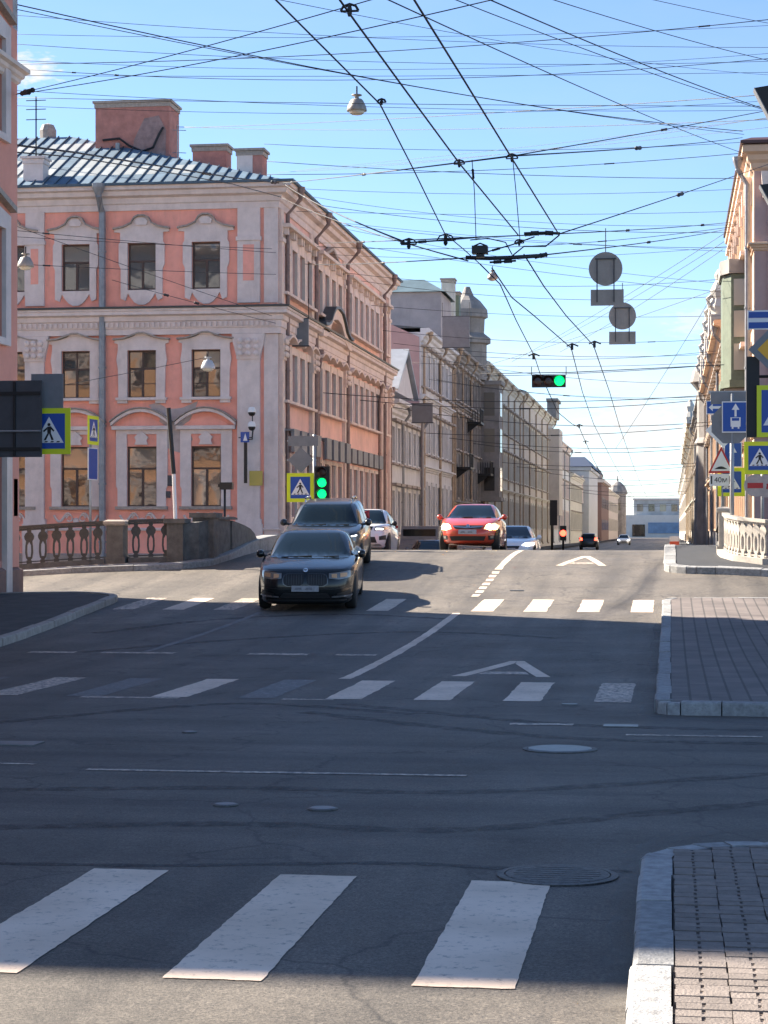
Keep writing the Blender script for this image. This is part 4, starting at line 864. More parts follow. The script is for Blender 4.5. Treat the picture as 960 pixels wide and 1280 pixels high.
# ---------------- terraces along the street
def terrace(name, label, side, xf, y0, y1, h, wall, trim, floors, nb, cat='house', pipes=(), pipem=PIPE, roof=ROOFD, rise=2.2, depth=13, corn=.55, bands=(), win=1.05, panes=True, gz=-.3, hoods=True, ground=None, group=None, chim=()):
    root = empty(name, label, cat, (xf, y0, 0), group=group); ln_ = y1 - y0
    fac = (0, 0, R(90)) if side < 0 else (0, ln_, R(-90))
    ops = []; xs = [(i + .5) * ln_ / nb for i in range(nb)]
    for x in xs:
        for z0, hh in floors: ops.append((x - win / 2, x + win / 2, z0, z0 + hh))
    part(root, fac, 'wall', wall_panel(ln_, gz, h, ops), wall)
    s = -1 if side < 0 else 1; X = s * depth
    MB().add([(0, 0, gz), (X, 0, gz), (X, ln_, gz), (0, ln_, gz), (0, 0, h), (X, 0, h), (X, ln_, h), (0, ln_, h)], [(0, 1, 5, 4), (1, 2, 6, 5), (2, 3, 7, 6)]).build('wall', wall, root)
    e = -s * corn * .9
    b = MB().add([(e, 0, h + .25), (X, 0, h + .25), (X * .5, 0, h + rise), (e, ln_, h + .25), (X, ln_, h + .25), (X * .5, ln_, h + rise)], [(0, 2, 5, 3), (2, 1, 4, 5), (0, 1, 2), (3, 5, 4), (0, 3, 4, 1)]); b.build('roof', roof, root)
    pth = [(0, 0), (0, ln_)] if side < 0 else [(0, ln_), (0, 0)]
    MB().sweep(pth, CORN(h - .55, corn, .8)).build('cornice', trim, root)
    for z in bands: MB().sweep(pth, CORN(z, .32, .36)).build('string_course', trim, root)
    for x in xs:
        for k, (z0, hh) in enumerate(floors):
            window(root, fac, x, z0, win, hh, 'p', panes=panes)
            share(root, fac, 'window_surround', ('tw', trim.name, win, hh), lambda: ring_prism([(-win / 2 - .2, -.12), (win / 2 + .2, -.12), (win / 2 + .2, hh + .25), (-win / 2 - .2, hh + .25)], [(-win / 2, 0), (win / 2, 0), (win / 2, hh), (-win / 2, hh)], -.1, -.003), trim, x, 0, z0)
            if hoods and k < 2: share(root, fac, 'window_hood', ('th', win, hh), lambda: MB().box(-win / 2 - .3, -.38, hh + .26, win / 2 + .3, -.003, hh + .4), GRANW, x, 0, z0); share(root, fac, 'window_sill', ('ts', win), lambda: MB().box(-win / 2 - .3, -.26, -.22, win / 2 + .3, -.003, -.125), GRANW, x, 0, z0)
    for x in pipes: downpipe(root, fac, x if side < 0 else ln_ - x, .4, h - .1, pipem, .085, .16, corn * .7)
    for cx, cy, cw, ch, cm in chim: chimney(root, s * cx, cy, h, cw, .9, ch, cm)
    return root, fac
F3 = [(10.6, 1.9), (6.6, 2.0), (2.2, 2.4)]
r2, f2 = terrace('small_house', 'low grey two storey house with shiny metal dormer gable beside the pink house', -1, -14.6, 103.75, 117.0, 8.6, GREYW, GREYW, [(5.6, 1.8), (1.8, 2.2)], 6, pipes=(4.5, 12.5), rise=1.2, roof=ROOFG)
b = MB().prism([(1.5, 9.3), (9.5, 9.3), (5.5, 11.6)], -.1, 6); part(r2, f2, 'dormer', b, GREYW)
b = hood_line([(1.1, 9.3), (5.5, 11.75), (9.9, 9.3)], .35, .1); part(r2, f2, 'dormer_roof', b, ROOFG)
b = MB().add([(1.1, -.35, 9.42), (5.5, -.35, 11.9), (5.5, 7, 11.9), (1.1, 7, 9.42), (9.9, -.35, 9.42), (9.9, 7, 9.42)], [(0, 1, 2, 3), (1, 4, 5, 2)]); part(r2, f2, 'dormer_roof', b, ROOFG)
r3, f3 = terrace('rose_wall_house', 'tall house with bare rose firewall rising above the low grey house', -1, -14.6, 117.05, 134.0, 13.6, GREYW, GREYW, F3, 7, pipes=(.6, 9, 16.5), pipem=PIPET, rise=.9, bands=(5.4, 9.6))
MB().prism([(-12.9, -.2), (-.06, -.2), (-.06, 13.3), (-2.0, 14.2), (-5.5, 15.6), (-12.9, 15.9)], -.12, -.02).build('firewall', ROSEW, r3)
MB().prism([(-13.0, 15.92), (-5.5, 15.62), (-1.9, 14.22), (-1.9, 14.34), (-5.5, 15.75), (-13.0, 16.05)], -.2, .3).build('firewall_coping', ROOFD, r3)
MB().box(-6.9, -.3, 13.6, -5.3, .6, 17.7).build('chimney', LILAC, r3)
r4, f4 = terrace('dark_stone_house', 'dark grey stone apartment house with corner turret and black balconies', -1, -14.6, 134.05, 157.0, 14.2, STONE, STONE, [(11.0, 1.9), (7.6, 2.1), (4.2, 2.1)], 9, cat='house', pipes=(.8, 6, 12, 22), pipem=PIPET, bands=(3.6, 10.2), rise=2.4)
MB().box(-6.0, -.15, 0, -.7, 6, 18.0).build('rear_wing', LILAC, r4)
b = MB().add([(-6.3, -.4, 18.0), (-.4, -.4, 18.0), (-2.0, 1.2, 19.0), (-4.6, 1.2, 19.0), (-6.3, 6.2, 18.0), (-.4, 6.2, 18.0), (-2.0, 5, 19.0), (-4.6, 5, 19.0)], [(0, 1, 2, 3), (1, 5, 6, 2), (5, 4, 7, 6), (4, 0, 3, 7), (3, 2, 6, 7)]); b.build('mansard_roof', mat('slate_blue_roof', (.13, .19, .22), .5, var=.2, scale=1), r4)
for x_, y_, w_, h_, m_ in ((-1.6, 12, 1.8, 5.0, GREEN), (-1.2, 9, .9, 5.6, PALEY)): chimney(r4, x_, y_, 14.3, w_, 1.2, h_, m_)
b = MB().lathe([(1.5, 13.5), (1.5, 16.2), (1.8, 16.3), (1.8, 16.7), (1.3, 17.1), (1.35, 18.2), (1.6, 18.3), (1.55, 18.9), (1.0, 19.6), (.5, 20.0), (.2, 20.7)], 10, (-.9, 19.5, 0)); b.build('turret', STONE, r4)
for y_, z_ in ((2.0, 6.1), (9.5, 9.6), (17.5, 6.1)):
    b = MB().box(0, y_, z_, 1.1, y_ + 2.4, z_ + .16)
    for k in range(13): b.box(1.04, y_ + .05 + k * .18, z_ + .16, 1.07, y_ + .08 + k * .18, z_ + 1.05)
    b.box(1.02, y_, z_ + 1.05, 1.1, y_ + 2.4, z_ + 1.1)
    for s in (.02, 2.35):
        for k in range(6): b.box(.1 + k * .18, y_ + s, z_ + .16, .13 + k * .18, y_ + s + .03, z_ + 1.05)
    b.add([(0, y_ + .3, z_), (.9, y_ + .3, z_), (0, y_ + .3, z_ - .7), (0, y_ + .6, z_), (.9, y_ + .6, z_), (0, y_ + .6, z_ - .7)], [(0, 1, 2), (3, 5, 4), (1, 4, 5, 2)])
    b.build('balcony', DARKM, r4)
b = MB().box(.003, 20.2, 4.5, 1.5, 23.0, 13.2).box(.003, 20.0, 4.2, 1.65, 23.1, 4.49).box(.003, 20.0, 13.2, 1.7, 23.1, 13.5); b.build('oriel', STONE, r4)
for z in (5.0, 8.0, 10.8): MB().box(.35, 20.14, z, 1.15, 20.195, z + 1.8).build('oriel_window', GLASS, r4); MB().box(1.505, 20.6, z, 1.55, 22.4, z + 1.8).build('oriel_window', GLASS, r4)
r5, f5 = terrace('pale_yellow_house', 'first of two long pale yellow houses with many drainpipes behind the dark stone house', -1, -14.6, 157.05, 196.0, 15.0, PALEY, PALEY, F3, 15, pipes=(2, 9, 16, 23, 30, 37), pipem=PIPET, panes=False, bands=(5.2,), chim=((4, 10, 1.6, 2.2, LILAC), (4, 25, 2.2, 2.6, GREEN)))
r6, f6 = terrace('ochre_grey_house', 'second long pale house further down the left row with a dark roof edge', -1, -14.5, 196.05, 249.0, 15.4, BEIGE, PALEY, F3, 19, pipes=(1, 10, 20, 30, 40, 50), pipem=PIPET, panes=False, bands=(5.2,), chim=((3, 20, 2, 1.8, LILAC), (3, 44, 1.5, 1.8, LILAC)))
b = MB().box(-.2, 45, 15.6, .9, 52, 17.6).box(-.3, 44.8, 17.6, 1.1, 52.2, 17.9); b.build('attic_storey', STONE, r6)
b = MB().box(.003, 44.5, 3.8, 1.3, 52, 14.2); b.build('oriel', BEIGE, r6)
r7, f7 = terrace('light_grey_house', 'slim light grey house seen past the oriel far down the left row', -1, -14.6, 249.05, 292, 13.6, GREYW, WHITE, F3, 14, pipes=(1, 14, 28, 41), pipem=PIPE, panes=False)
r8, f8 = terrace('yellow_low_house', 'low sunlit yellow house far down the left row', -1, -14.4, 292.05, 330, 10.2, PALEY, PALEY, [(6.6, 1.9), (2.2, 2.4)], 11, panes=False, chim=((2, 10, 1.2, 1.4, STONE),))
r9 = empty('pediment_building', 'distant pale blue building with columns and dark blue roof', 'building', (-13.3, 331, 0))
MB().box(-16, 0, -.2, 0, 40, 12.0).build('wall', PBLUE, r9); MB().box(-16.3, -.35, 12.0, .35, 40, 12.5).build('cornice', PBLUE, r9)
MB().add([(-16.6, -.6, 12.52), (.6, -.6, 12.52), (.6, 40, 12.52), (-16.6, 40, 12.52), (-13, 3, 14.3), (-.8, 3, 14.3), (-.8, 37, 14.3), (-13, 37, 14.3)], [(0, 1, 5, 4), (1, 2, 6, 5), (2, 3, 7, 6), (3, 0, 4, 7), (4, 5, 6, 7)]).build('roof', mat('navy_roof', (.07, .09, .14), .5), r9)
colm = MB().lathe([(.36, 0), (.3, .3), (.26, 4.2), (.4, 4.5)], 8).mesh('column', WHITE)
for i in range(7): put('column', colm, r9, (-1.2 - 1.15 * i, -.5, 6.6))
wnm = MB().box(-.5, -.05, 0, .5, .02, 1.8).mesh('window', GLASS)
for i in range(6):
    for z in (2.0, 8.2): put('window', wnm, r9, (-1.8 - 1.15 * i, -.02, z))
rA = empty('red_brown_house', 'narrow dark red house end far down the left row', 'house', (-12.9, 380, 0))
MB().box(-14, 0, -.2, 0, 45, 11.2).build('wall', REDB, rA); MB().box(-14.3, -.4, 11.2, .5, 45, 11.8).build('cornice', BEIGE, rA)
MB().lathe([(1.1, 11.8), (1.3, 12.6), (.8, 13.4), (.1, 14.2)], 8, (-1, 2, 0)).build('finial', STONE, rA)
for i in range(10):
    for z in (2.2, 6.4): MB().box(-.02, 2 + 4.2 * i, z, .05, 3.2 + 4.2 * i, z + 2).build('window', GLASS, rA)
rB, fB = terrace('beige_far_house', 'beige house at the far end of the left row before the domed turret', -1, -13.4, 426, 520, 10.8, BEIGE, PALEY, [(6.6, 1.9), (2.2, 2.4)], 20, panes=False, hoods=False)
rC = empty('turret_house', 'distant corner house with domed turret ending the left row', 'house', (-13.6, 522, 0))
MB().box(-14, 0, -.2, 0, 40, 10.6).build('wall', BEIGE, rC); MB().lathe([(2.2, 0), (2.2, 11.5), (2.6, 11.7), (2.5, 12.4), (1.9, 13.8), (.8, 14.8), (.25, 15.0), (.1, 16.4)], 12, (0, 1.5, 0)).build('turret', STONE, rC)
for i in range(8): MB().box(-.02, 5 + 4.2 * i, 5.4, .05, 6.4 + 4.2 * i, 7.6).build('window', GLASS, rC)
MB().box(-.8, -.75, 7.4, .8, -.65, 9.4).build('window', GLASS, rC)

# right row
RX = 3.0
q1 = empty('peach_corner_house', 'peach corner house with green bay window at the right picture edge', 'house', (RX, PY, 0))
fa = (0, 0, 0.0); fb = (0, 23.0, R(-90))
RH = 15.6
xo = [1.3 + 2.4 * i for i in range(6)]
ops = [(x - .55, x + .55, z, z + h) for x in xo for z, h in ((2.4, 2.4), (6.3, 2.1), (9.6, 2.2), (12.8, 1.7))]
part(q1, fa, 'wall', wall_panel(16, -.3, RH, ops), MAUVE)
for x in xo:
    for z, h in ((2.4, 2.4), (6.3, 2.1), (9.6, 2.2), (12.8, 1.7)):
        window(q1, fa, x, z, 1.1, h, 'p')
        share(q1, fa, 'window_surround', ('qs', h), lambda: ring_prism([(-.8, -.2), (.8, -.2), (.8, h + .3), (-.8, h + .3)], [(-.55, 0), (.55, 0), (.55, h), (-.55, h)], -.12, -.003), WHITE, x, 0, z)
yo = [2.0 + 2.3 * i for i in range(9)]
ops = [(x - .5, x + .5, z, z + h) for x in yo for z, h in ((2.4, 2.4), (6.3, 2.1), (9.6, 2.2), (12.8, 1.7))]
part(q1, fb, 'wall', wall_panel(23, -.3, RH, ops), PEACH)
for x in yo:
    for z, h in ((2.4, 2.4), (6.3, 2.1), (9.6, 2.2), (12.8, 1.7)):
        window(q1, fb, x, z, 1.0, h, 'p', panes=False)
        share(q1, fb, 'window_surround', ('qb', h), lambda: ring_prism([(-.75, -.2), (.75, -.2), (.75, h + .3), (-.75, h + .3)], [(-.5, 0), (.5, 0), (.5, h), (-.5, h)], -.16, -.003), PEACH, x, 0, z)
        share(q1, fb, 'window_hood', ('qh', h), lambda: MB().box(-.9, -.42, h + .31, .9, -.003, h + .48), CREAM, x, 0, z)
MB().add([(16, 0, -.3), (16, 23, -.3), (0, 23, -.3), (16, 0, RH), (16, 23, RH), (0, 23, RH)], [(0, 1, 4, 3), (1, 2, 5, 4)]).build('wall', MAUVE, q1)
pr = [(0, 23), (0, 0), (16, 0)]
MB().sweep(pr, CORN(RH - .7, .42, .9)).build('cornice', PEACH, q1); MB().sweep(pr, [(.2, RH + .21), (.5, RH + .23), (.5, RH + .34), (.1, RH + .5)]).build('roof_edge', mat('maroon_roof', (.07, .03, .03), .5), q1)
MB().add([(-.4, 23, RH + .3), (-.4, -.4, RH + .3), (16, -.4, RH + .3), (16, 23, RH + .3), (4, 5, RH + 1.2), (12, 5, RH + 1.2), (12, 19, RH + 1.2), (4, 19, RH + 1.2)], [(0, 1, 4, 7), (1, 2, 5, 4), (2, 3, 6, 5), (3, 0, 7, 6), (4, 5, 6, 7)]).build('roof', ROOFD, q1)
MB().sweep(pr, CORN(5.2, .3, .4)).build('string_course', PEACH, q1); MB().sweep(pr, CORN(12.0, .22, .3)).build('string_course', PEACH, q1)
brk = MB().prism([(-.14, RH - 1.7), (.14, RH - 1.7), (.2, RH - .75), (-.2, RH - .75)], -.3, -.003).mesh('bracket', CREAM)
for i in range(9): put('bracket', brk, q1, fpos(fb, .6 + 2.6 * i, 0, 0), fb[2])
for i in range(6): put('bracket', brk, q1, fpos(fa, .45 + 2.4 * i, 0, 0), fa[2])
downpipe(q1, fb, 22.2, .4, RH - .2, PIPE, .1, .2, .35)
# bay window
b = MB().prismz([(-1.02, 4.0), (-.72, 3.3), (-.003, 3.2), (-.003, 7.4), (-.72, 7.3), (-1.02, 6.6)], 7.6, 11.6); b.build('bay_window', GREEN, q1)
MB().prismz([(-1.12, 3.9), (-.8, 3.15), (-.003, 3.1), (-.003, 7.5), (-.8, 7.45), (-1.12, 6.7)], 11.62, 12.15).build('bay_balcony', STONE, q1)
MB().prismz([(-1.1, 3.95), (-.78, 3.2), (-.003, 3.1), (-.003, 7.5), (-.78, 7.4), (-1.1, 6.7)], 7.3, 7.59).build('bay_floor', GREEN, q1)
b = MB(); 
for k, (s, z) in enumerate(((.95, 7.28), (.8, 7.0), (.5, 6.6), (.2, 6.2))): b.prismz([(-1.02 * s, 5.2 - 1.5 * s), (-.003, 5.2 - 2 * s), (-.003, 5.2 + 2 * s), (-1.02 * s, 5.2 + 1.5 * s)], z - .3 + .003 * k, z)
b.build('bay_console', STONE, q1)
for z in (7.95, 9.2, 10.4): MB().add([(-.62, 3.25, z), (-.14, 3.17, z), (-.14, 3.17, z + 1.0), (-.62, 3.25, z + 1.0), (-.62, 3.2, z), (-.14, 3.12, z), (-.14, 3.12, z + 1.0), (-.62, 3.2, z + 1.0)], [(4, 5, 6, 7), (0, 3, 2, 1), (0, 1, 5, 4), (3, 7, 6, 2), (0, 4, 7, 3), (1, 2, 6, 5)]).build('bay_pane', mat('curtained_glass', (.42, .38, .30), .15, spec=1), q1)
q2, g2 = terrace('ornate_house', 'ornate brown house with roof statues beyond the green bay window', 1, 2.75, 96.75, 145, 11.7, BEIGE, PEACH, [(8.8, 1.7), (5.6, 2.0), (2.0, 2.4)], 17, pipes=(1, 16, 32, 47), pipem=PIPE, panes=False, bands=(4.8, 8.0), corn=.7, rise=1.2)
for y_ in (5, 11, 17, 24, 31, 39, 46):
    b = MB().box(-.75, y_ - .5, 11.96, .2, y_ + .5, 12.7); b.lathe([(.42, 12.7), (.52, 13.1), (.36, 13.5), (.50, 13.9), (.3, 14.3), (.2, 14.4), (.28, 14.7), (.1, 15.0)], 9, (-.3, y_, 0)); b.tube([(-.55, y_, 13.8), (-.9, y_ - .1, 13.5), (-.8, y_ - .2, 13.1)], .12, 6); b.build('roof_statue', PALEY if y_ % 2 else BEIGE, q2)
for y_ in (8, 20, 35): MB().prism([(0, 0), (1.0, 0), (.95, 1.6), (.5, 2.3), (.05, 1.6)], 0, 2.4).build('gable_ornament', BEIGE, q2, (-.8, y_, 11.97))
q3, g3 = terrace('dark_pilaster_house', 'dark stone house with a heavy round corner pier far down the right row', 1, 2.6, 145.05, 205, 12.2, STONE, STONE, [(8.6, 1.9), (5.2, 2.1), (1.8, 2.4)], 20, pipes=(2, 30, 58), panes=False, bands=(4.6,), corn=.6)
MB().lathe([(1.3, -.3), (1.2, .6), (1.05, 8.0), (1.2, 8.2), (1.0, 8.6), (1.0, 12.0), (1.5, 12.6), (1.3, 13.4), (.6, 14.4), (.15, 15.5)], 12, (.3, 1.0, 0)).build('corner_pier', STONE, q3)
q4, g4 = terrace('golden_house', 'sunlit golden stucco house far down the right row', 1, 2.55, 205.05, 330, 12.8, PALEY, PALEY, [(9.0, 1.9), (5.6, 2.1), (2.0, 2.4)], 34, pipes=(1, 20, 40, 60, 80, 100), pipem=PIPET, panes=False, bands=(4.8,), corn=.9, chim=((2, 12, 1.4, 2.0, BEIGE), (1, 30, 1.2, 1.6, BEIGE), (1.4, 60, 1.4, 2.0, BEIGE)))
for y_ in (6, 14, 22, 34, 50, 70, 90): MB().lathe([(.5, 13.0), (.62, 13.8), (.4, 14.4), (.5, 14.9), (.12, 15.6)], 8, (-.5, y_, 0)).build('roof_urn', PALEY, q4)
q5, g5 = terrace('last_right_house', 'farthest yellowish house of the right row', 1, 2.5, 330.05, 560, 12.5, BEIGE, PALEY, [(9.0, 1.9), (5.6, 2.1), (2.0, 2.4)], 40, panes=False, hoods=False)
# street end
te = empty('end_building', 'grey blue building with bright blue shopfront closing the street end', 'building', (-6, 640, 0))
MB().box(-28, 0, -.2, 22, 14, 7.2).build('ground_floor', mat('hazed_grey_cladding', (.66, .64, .60), .7, var=.1, scale=.3), te)  # distance haze put into the paler, greyer colours of the end building
MB().box(-5.5, 1, 7.2, 20, 14, 12.0).build('upper_storey', mat('hazed_blue_grey_cladding', (.50, .51, .50), .6, var=.3, scale=.25), te); MB().box(-5.8, .6, 12.0, 20.4, 14, 12.5).build('roof_edge', WHITE, te)
MB().box(-1, -.3, 1.4, 10, .0, 4.8).build('shop_sign', mat('shop_blue', (.16, .27, .42), .5, var=.25, scale=.5), te); MB().box(-6, -.2, .4, -2, 0, 4.2).build('shop_window', GLASS, te); MB().box(-14, -.2, .2, -10, 0, 6).build('doorway', WHITE, te)
for i in range(6): MB().box(-4.5 + 3.6 * i, .9, 8.4, -2.6 + 3.6 * i, 1.0, 10.6).build('window', GLASS, te)

# ================================================================ cars
def interp(pts, y): return float(np.interp(y, [p[0] for p in pts], [p[1] for p in pts]))
def car(name, label, x, y, yaw, P):
    """front faces local -y.  P holds the proportions of the model in the photograph"""
    Ln, Wd, H = P['L'], P['W'], P['H']; gz = G(x, y)
    fwd = Vector((math.sin(yaw), -math.cos(yaw)))
    za, zb = G(x + fwd.x * 1.3, y + fwd.y * 1.3), G(x - fwd.x * 1.3, y - fwd.y * 1.3)
    root = empty(name, label, 'car', (x, y, (za + zb) / 2)); root.rotation_euler = (math.atan2(zb - za, 2.6), 0, yaw)
    N = 72; nf, nr = P.get('nf', 3.0), 4.5
    prof = P['top']                       # (0..1 front to rear, z) of bonnet, waist and boot
    zt = lambda yy: interp(prof, (yy + Ln / 2) / Ln)
    rings = P.get('rings') or [(.90, .14, .20, .0), (.955, .05, .26, .0), (.985, .0, .42, .0), (1.0, .0, .55, .0), (1.0, .035, .68, .0), (.985, .07, None, -.07), (.955, .11, None, -.025), (.90, .17, None, .0), (.70, .36, None, .018), (.40, .8, None, .03), (.1, 1.5, None, .035)]
    vs = []; fs = []
    for sxx, fin, z, dz in rings:
        for k in range(N):
            a = 2 * math.pi * k / N; ca, sa = math.cos(a), math.sin(a); n_ = nf if sa < 0 else nr
            px = math.copysign(abs(ca) ** (2 / (n_ + 1.6)), ca) * Wd / 2 * sxx; hl = Ln / 2 - fin * (1.0 if sa < 0 else .5)
            py = math.copysign(abs(sa) ** (2 / n_), sa) * hl
            t = zt(py); zz = min(z, t - .09) if z is not None else t + dz
            vs.append((px, py, zz))
    for i in range(len(rings) - 1):
        for k in range(N): fs.append((i * N + k, i * N + (k + 1) % N, (i + 1) * N + (k + 1) % N, (i + 1) * N + k))
    fs += [tuple(range(N - 1, -1, -1)), tuple((len(rings) - 1) * N + k for k in range(N))]
    cb = len(vs); cab = P['cabin']; CN = 56          # greenhouse rings (z, yfront, yrear, half width)
    for z, yf, yr, hw in cab:
        for k in range(CN):
            a = 2 * math.pi * k / CN; ca, sa = math.cos(a), math.sin(a); e = 5.5 if sa < 0 else 5
            py = (yf + yr) / 2 + math.copysign(abs(sa) ** (2 / e), sa) * (yr - yf) / 2
            bow = .10 * (math.cos(min(1, abs(ca)) * math.pi / 2) - 1) if sa < 0 else 0
            vs.append((math.copysign(abs(ca) ** (2 / e), ca) * hw, py - (bow if False else 0), z))
    for i in range(len(cab) - 1):
        for k in range(CN): fs.append((cb + i * CN + k, cb + i * CN + (k + 1) % CN, cb + (i + 1) * CN + (k + 1) % CN, cb + (i + 1) * CN + k))
    fs.append(tuple(cb + (len(cab) - 1) * CN + k for k in range(CN)))
    m = MB(); m.add(vs, fs); body = m.build('body', P['paint'], root); smooth_by_angle(body.data, 50)
    bvh = BVHTree.FromPolygons([Vector(v) for v in vs], fs)
    def patch(nm, poly, axis, mt, off=.006, parent=None, cuts=None):
        bm = bmesh.new(); vv = [bm.verts.new((a, 0, c)) for a, c in poly]; bm.faces.new(vv); bmesh.ops.triangulate(bm, faces=bm.faces[:])
        for _ in range(4):
            es = [e for e in bm.edges if e.calc_length() > .09]
            if not es: break
            bmesh.ops.subdivide_edges(bm, edges=es, cuts=1); bmesh.ops.triangulate(bm, faces=bm.faces[:])
        last = None; todo = []
        for v in bm.verts:
            a, c = v.co.x, v.co.z
            if axis == 'f': o, d = Vector((a, -9, c)), Vector((0, 1, 0))
            elif axis == 'b': o, d = Vector((a, 9, c)), Vector((0, -1, 0))
            else: o, d = Vector((5 * axis, a, c)), Vector((-axis, 0, 0))
            hit = bvh.ray_cast(o, d)
            if hit[0] is None: todo.append((v, o)); continue
            nn = hit[1] if hit[1].dot(d) < 0 else -hit[1]; v.co = hit[0] + nn * off; last = v.co.copy()
        for v, o in todo:
            if last is not None: v.co = (o.x, last.y, o.z) if axis in ('f', 'b') else (last.x, o.y, o.z)
        bm.verts.index_update(); q = MB(); q.add([v.co[:] for v in bm.verts], [[v.index for v in f.verts] for f in bm.faces]); bm.free()
        ob = q.build(nm, mt, parent or root, smooth=True); return ob
    mir = lambda poly: [(-a, c) for a, c in reversed(poly)]
    both = lambda nm, poly, mt, off=.006: [patch(nm, poly, 'f', mt, off), patch(nm, mir(poly), 'f', mt, off)]
    # wheels
    wr_, ww = P['wheel'], .22; tx = Wd / 2 - .02
    ty = cached(('tyre', wr_), lambda: MB().lathe([(wr_ * .62, -ww / 2), (wr_ * .9, -ww / 2), (wr_ * .985, -ww * .38), (wr_, -ww * .2), (wr_, ww * .2), (wr_ * .985, ww * .38), (wr_ * .9, ww / 2), (wr_ * .62, ww / 2)], 28, axis='x').mesh('tyre', TYRE, True))
    def rimm():
        b = MB(); b.lathe([(wr_ * .1, -.02), (wr_ * .66, -.02), (wr_ * .66, .10), (wr_ * .6, .10), (wr_ * .58, .0), (wr_ * .1, .0)], 20, axis='x')
        for k in range(5):
            a = k * 2 * math.pi / 5; c, s = math.cos(a), math.sin(a)
            b.add([(.07, c * .05 - s * .03, s * .05 + c * .03), (.07, c * .05 + s * .03, s * .05 - c * .03), (.09, c * wr_ * .6 + s * .03, s * wr_ * .6 - c * .03), (.09, c * wr_ * .6 - s * .03, s * wr_ * .6 + c * .03)], [(0, 1, 2, 3)])
        return b.mesh('rim', RIM)
    rm = cached(('rim', wr_), rimm)
    for sy in P['axles']:
        for s in (-1, 1):
            wroot = put('wheel', ty, root, (s * (tx - ww / 2), sy, wr_)); r_ = put('rim', rm, wroot, (0, 0, 0), 0 if s > 0 else math.pi)
            r_.location = (s * .01, 0, 0)
            cpts = [(sy + (wr_ + .06) * math.cos(t * math.pi / 9), wr_ + (wr_ + .06) * math.sin(t * math.pi / 9)) for t in range(10)]
            cpts = [(a, max(c, P['rk'] + .01)) for a, c in cpts]
            patch('wheel_arch', cpts if s > 0 else list(reversed(cpts)), s, PLAST, .004)
    # glass
    c0, c1 = cab[0], cab[-3]; zl, zu = c0[0] + .05, c1[0] - .02
    patch('windscreen', [(-c0[3] * .90, zl), (c0[3] * .90, zl), (c1[3] * .88, zu), (-c1[3] * .88, zu)], 'f', CGLASS, .007)
    patch('rear_window', [(c0[3] * .84, zl + .06), (-c0[3] * .84, zl + .06), (-c1[3] * .84, zu), (c1[3] * .84, zu)], 'b', CGLASS, .007)
    ya, yb = c0[1], c0[2]; yc, yd = c1[1], c1[2]
    for s in (-1, 1):
        fm = (ya + yb) / 2 + .05
        g1 = [(ya + .42, zl + .02), (fm - .05, zl + .02), (fm - .05, zu), (yc + .18, zu)]
        g2_ = [(fm + .05, zl + .02), (yb - .55, zl + .02), (yd - .25, zu), (fm + .05, zu)]
        for gg in (g1, g2_): patch('side_window', gg if s > 0 else list(reversed(gg)), s, CGLASS, .006)
        zc = c0[0] + .10; mxx = s * (c0[3] + .13); my = ya + .42
        b = MB(); b.lathe([(.03, -.12), (.075, -.09), (.085, .02), (.08, .06), (.05, .075)], 12, (mxx + s * .02, my, zc), 'y'); b.tube([(s * (c0[3] - .04), my, zc - .05), (mxx, my, zc - .03)], .03, 6)
        mo = b.build('mirror', P.get('mirror', P['paint']), root, smooth=True)
        dh = [(fm + .30, zl - .13), (fm + .50, zl - .13), (fm + .50, zl - .10), (fm + .30, zl - .10)]
        patch('door_handle', dh if s > 0 else list(reversed(dh)), s, CHROME if P.get('chrome') else P['paint'], .02)
        for sd in (fm, ya + .30, yb - .45):
            sp = [(sd - .006, P['rk'] + .12), (sd + .006, P['rk'] + .12), (sd + .006, zl - .03), (sd - .006, zl - .03)]
            patch('door_seam', sp if s > 0 else list(reversed(sp)), s, PLAST, .003)
    P['front'](root, patch, both, mir)
    patch('tail_lamp', P.get('tail', [(.45, .72), (.78, .72), (.78, .88), (.45, .88)]), 'b', P.get('tailm', RED), .008); patch('tail_lamp', mir(P.get('tail', [(.45, .72), (.78, .72), (.78, .88), (.45, .88)])), 'b', P.get('tailm', RED), .008)
    if P.get('rails'):
        for s in (-1, 1):
            xr = s * (cab[-3][3] - .06); b = MB().tube([(xr, cab[-3][1] + .25, H - .05), (xr, cab[-3][1] + .4, H + .03), (xr, 0.2, H + .055), (xr, cab[-3][2] - .4, H + .03), (xr, cab[-3][2] - .25, H - .05)], .022, 6); b.build('roof_rail', CHROME, root, smooth=True)
    # wipers
    b = MB(); c = c0
    hitp = bvh.ray_cast(Vector((-.1, -9, zl + .02)), Vector((0, 1, 0)))[0]
    if hitp: b.tube([(-.55, hitp.y - .03, zl + .015), (.05, hitp.y - .035, zl + .04)], .012, 4); b.tube([(.0, hitp.y - .03, zl + .012), (.58, hitp.y - .02, zl + .035)], .012, 4); b.build('wiper', PLAST, root)
    return root
def plate(root, patch, z, w=.52, h=.112, zc=None):
    hit = patch('number_plate', [(-w / 2, z), (w / 2, z), (w / 2, z + h), (-w / 2, z + h)], 'f', PLATE, .022)
    for x0, x1 in ((-.20, -.06), (.0, .14)):
        patch('plate_smudge', [(x0, z + .035), (x1, z + .03), (x1 - .01, z + .08), (x0 + .02, z + .075)], 'f', mat('plate_smudge', (.20, .20, .22), .6, var=.4, scale=30), .025, hit)
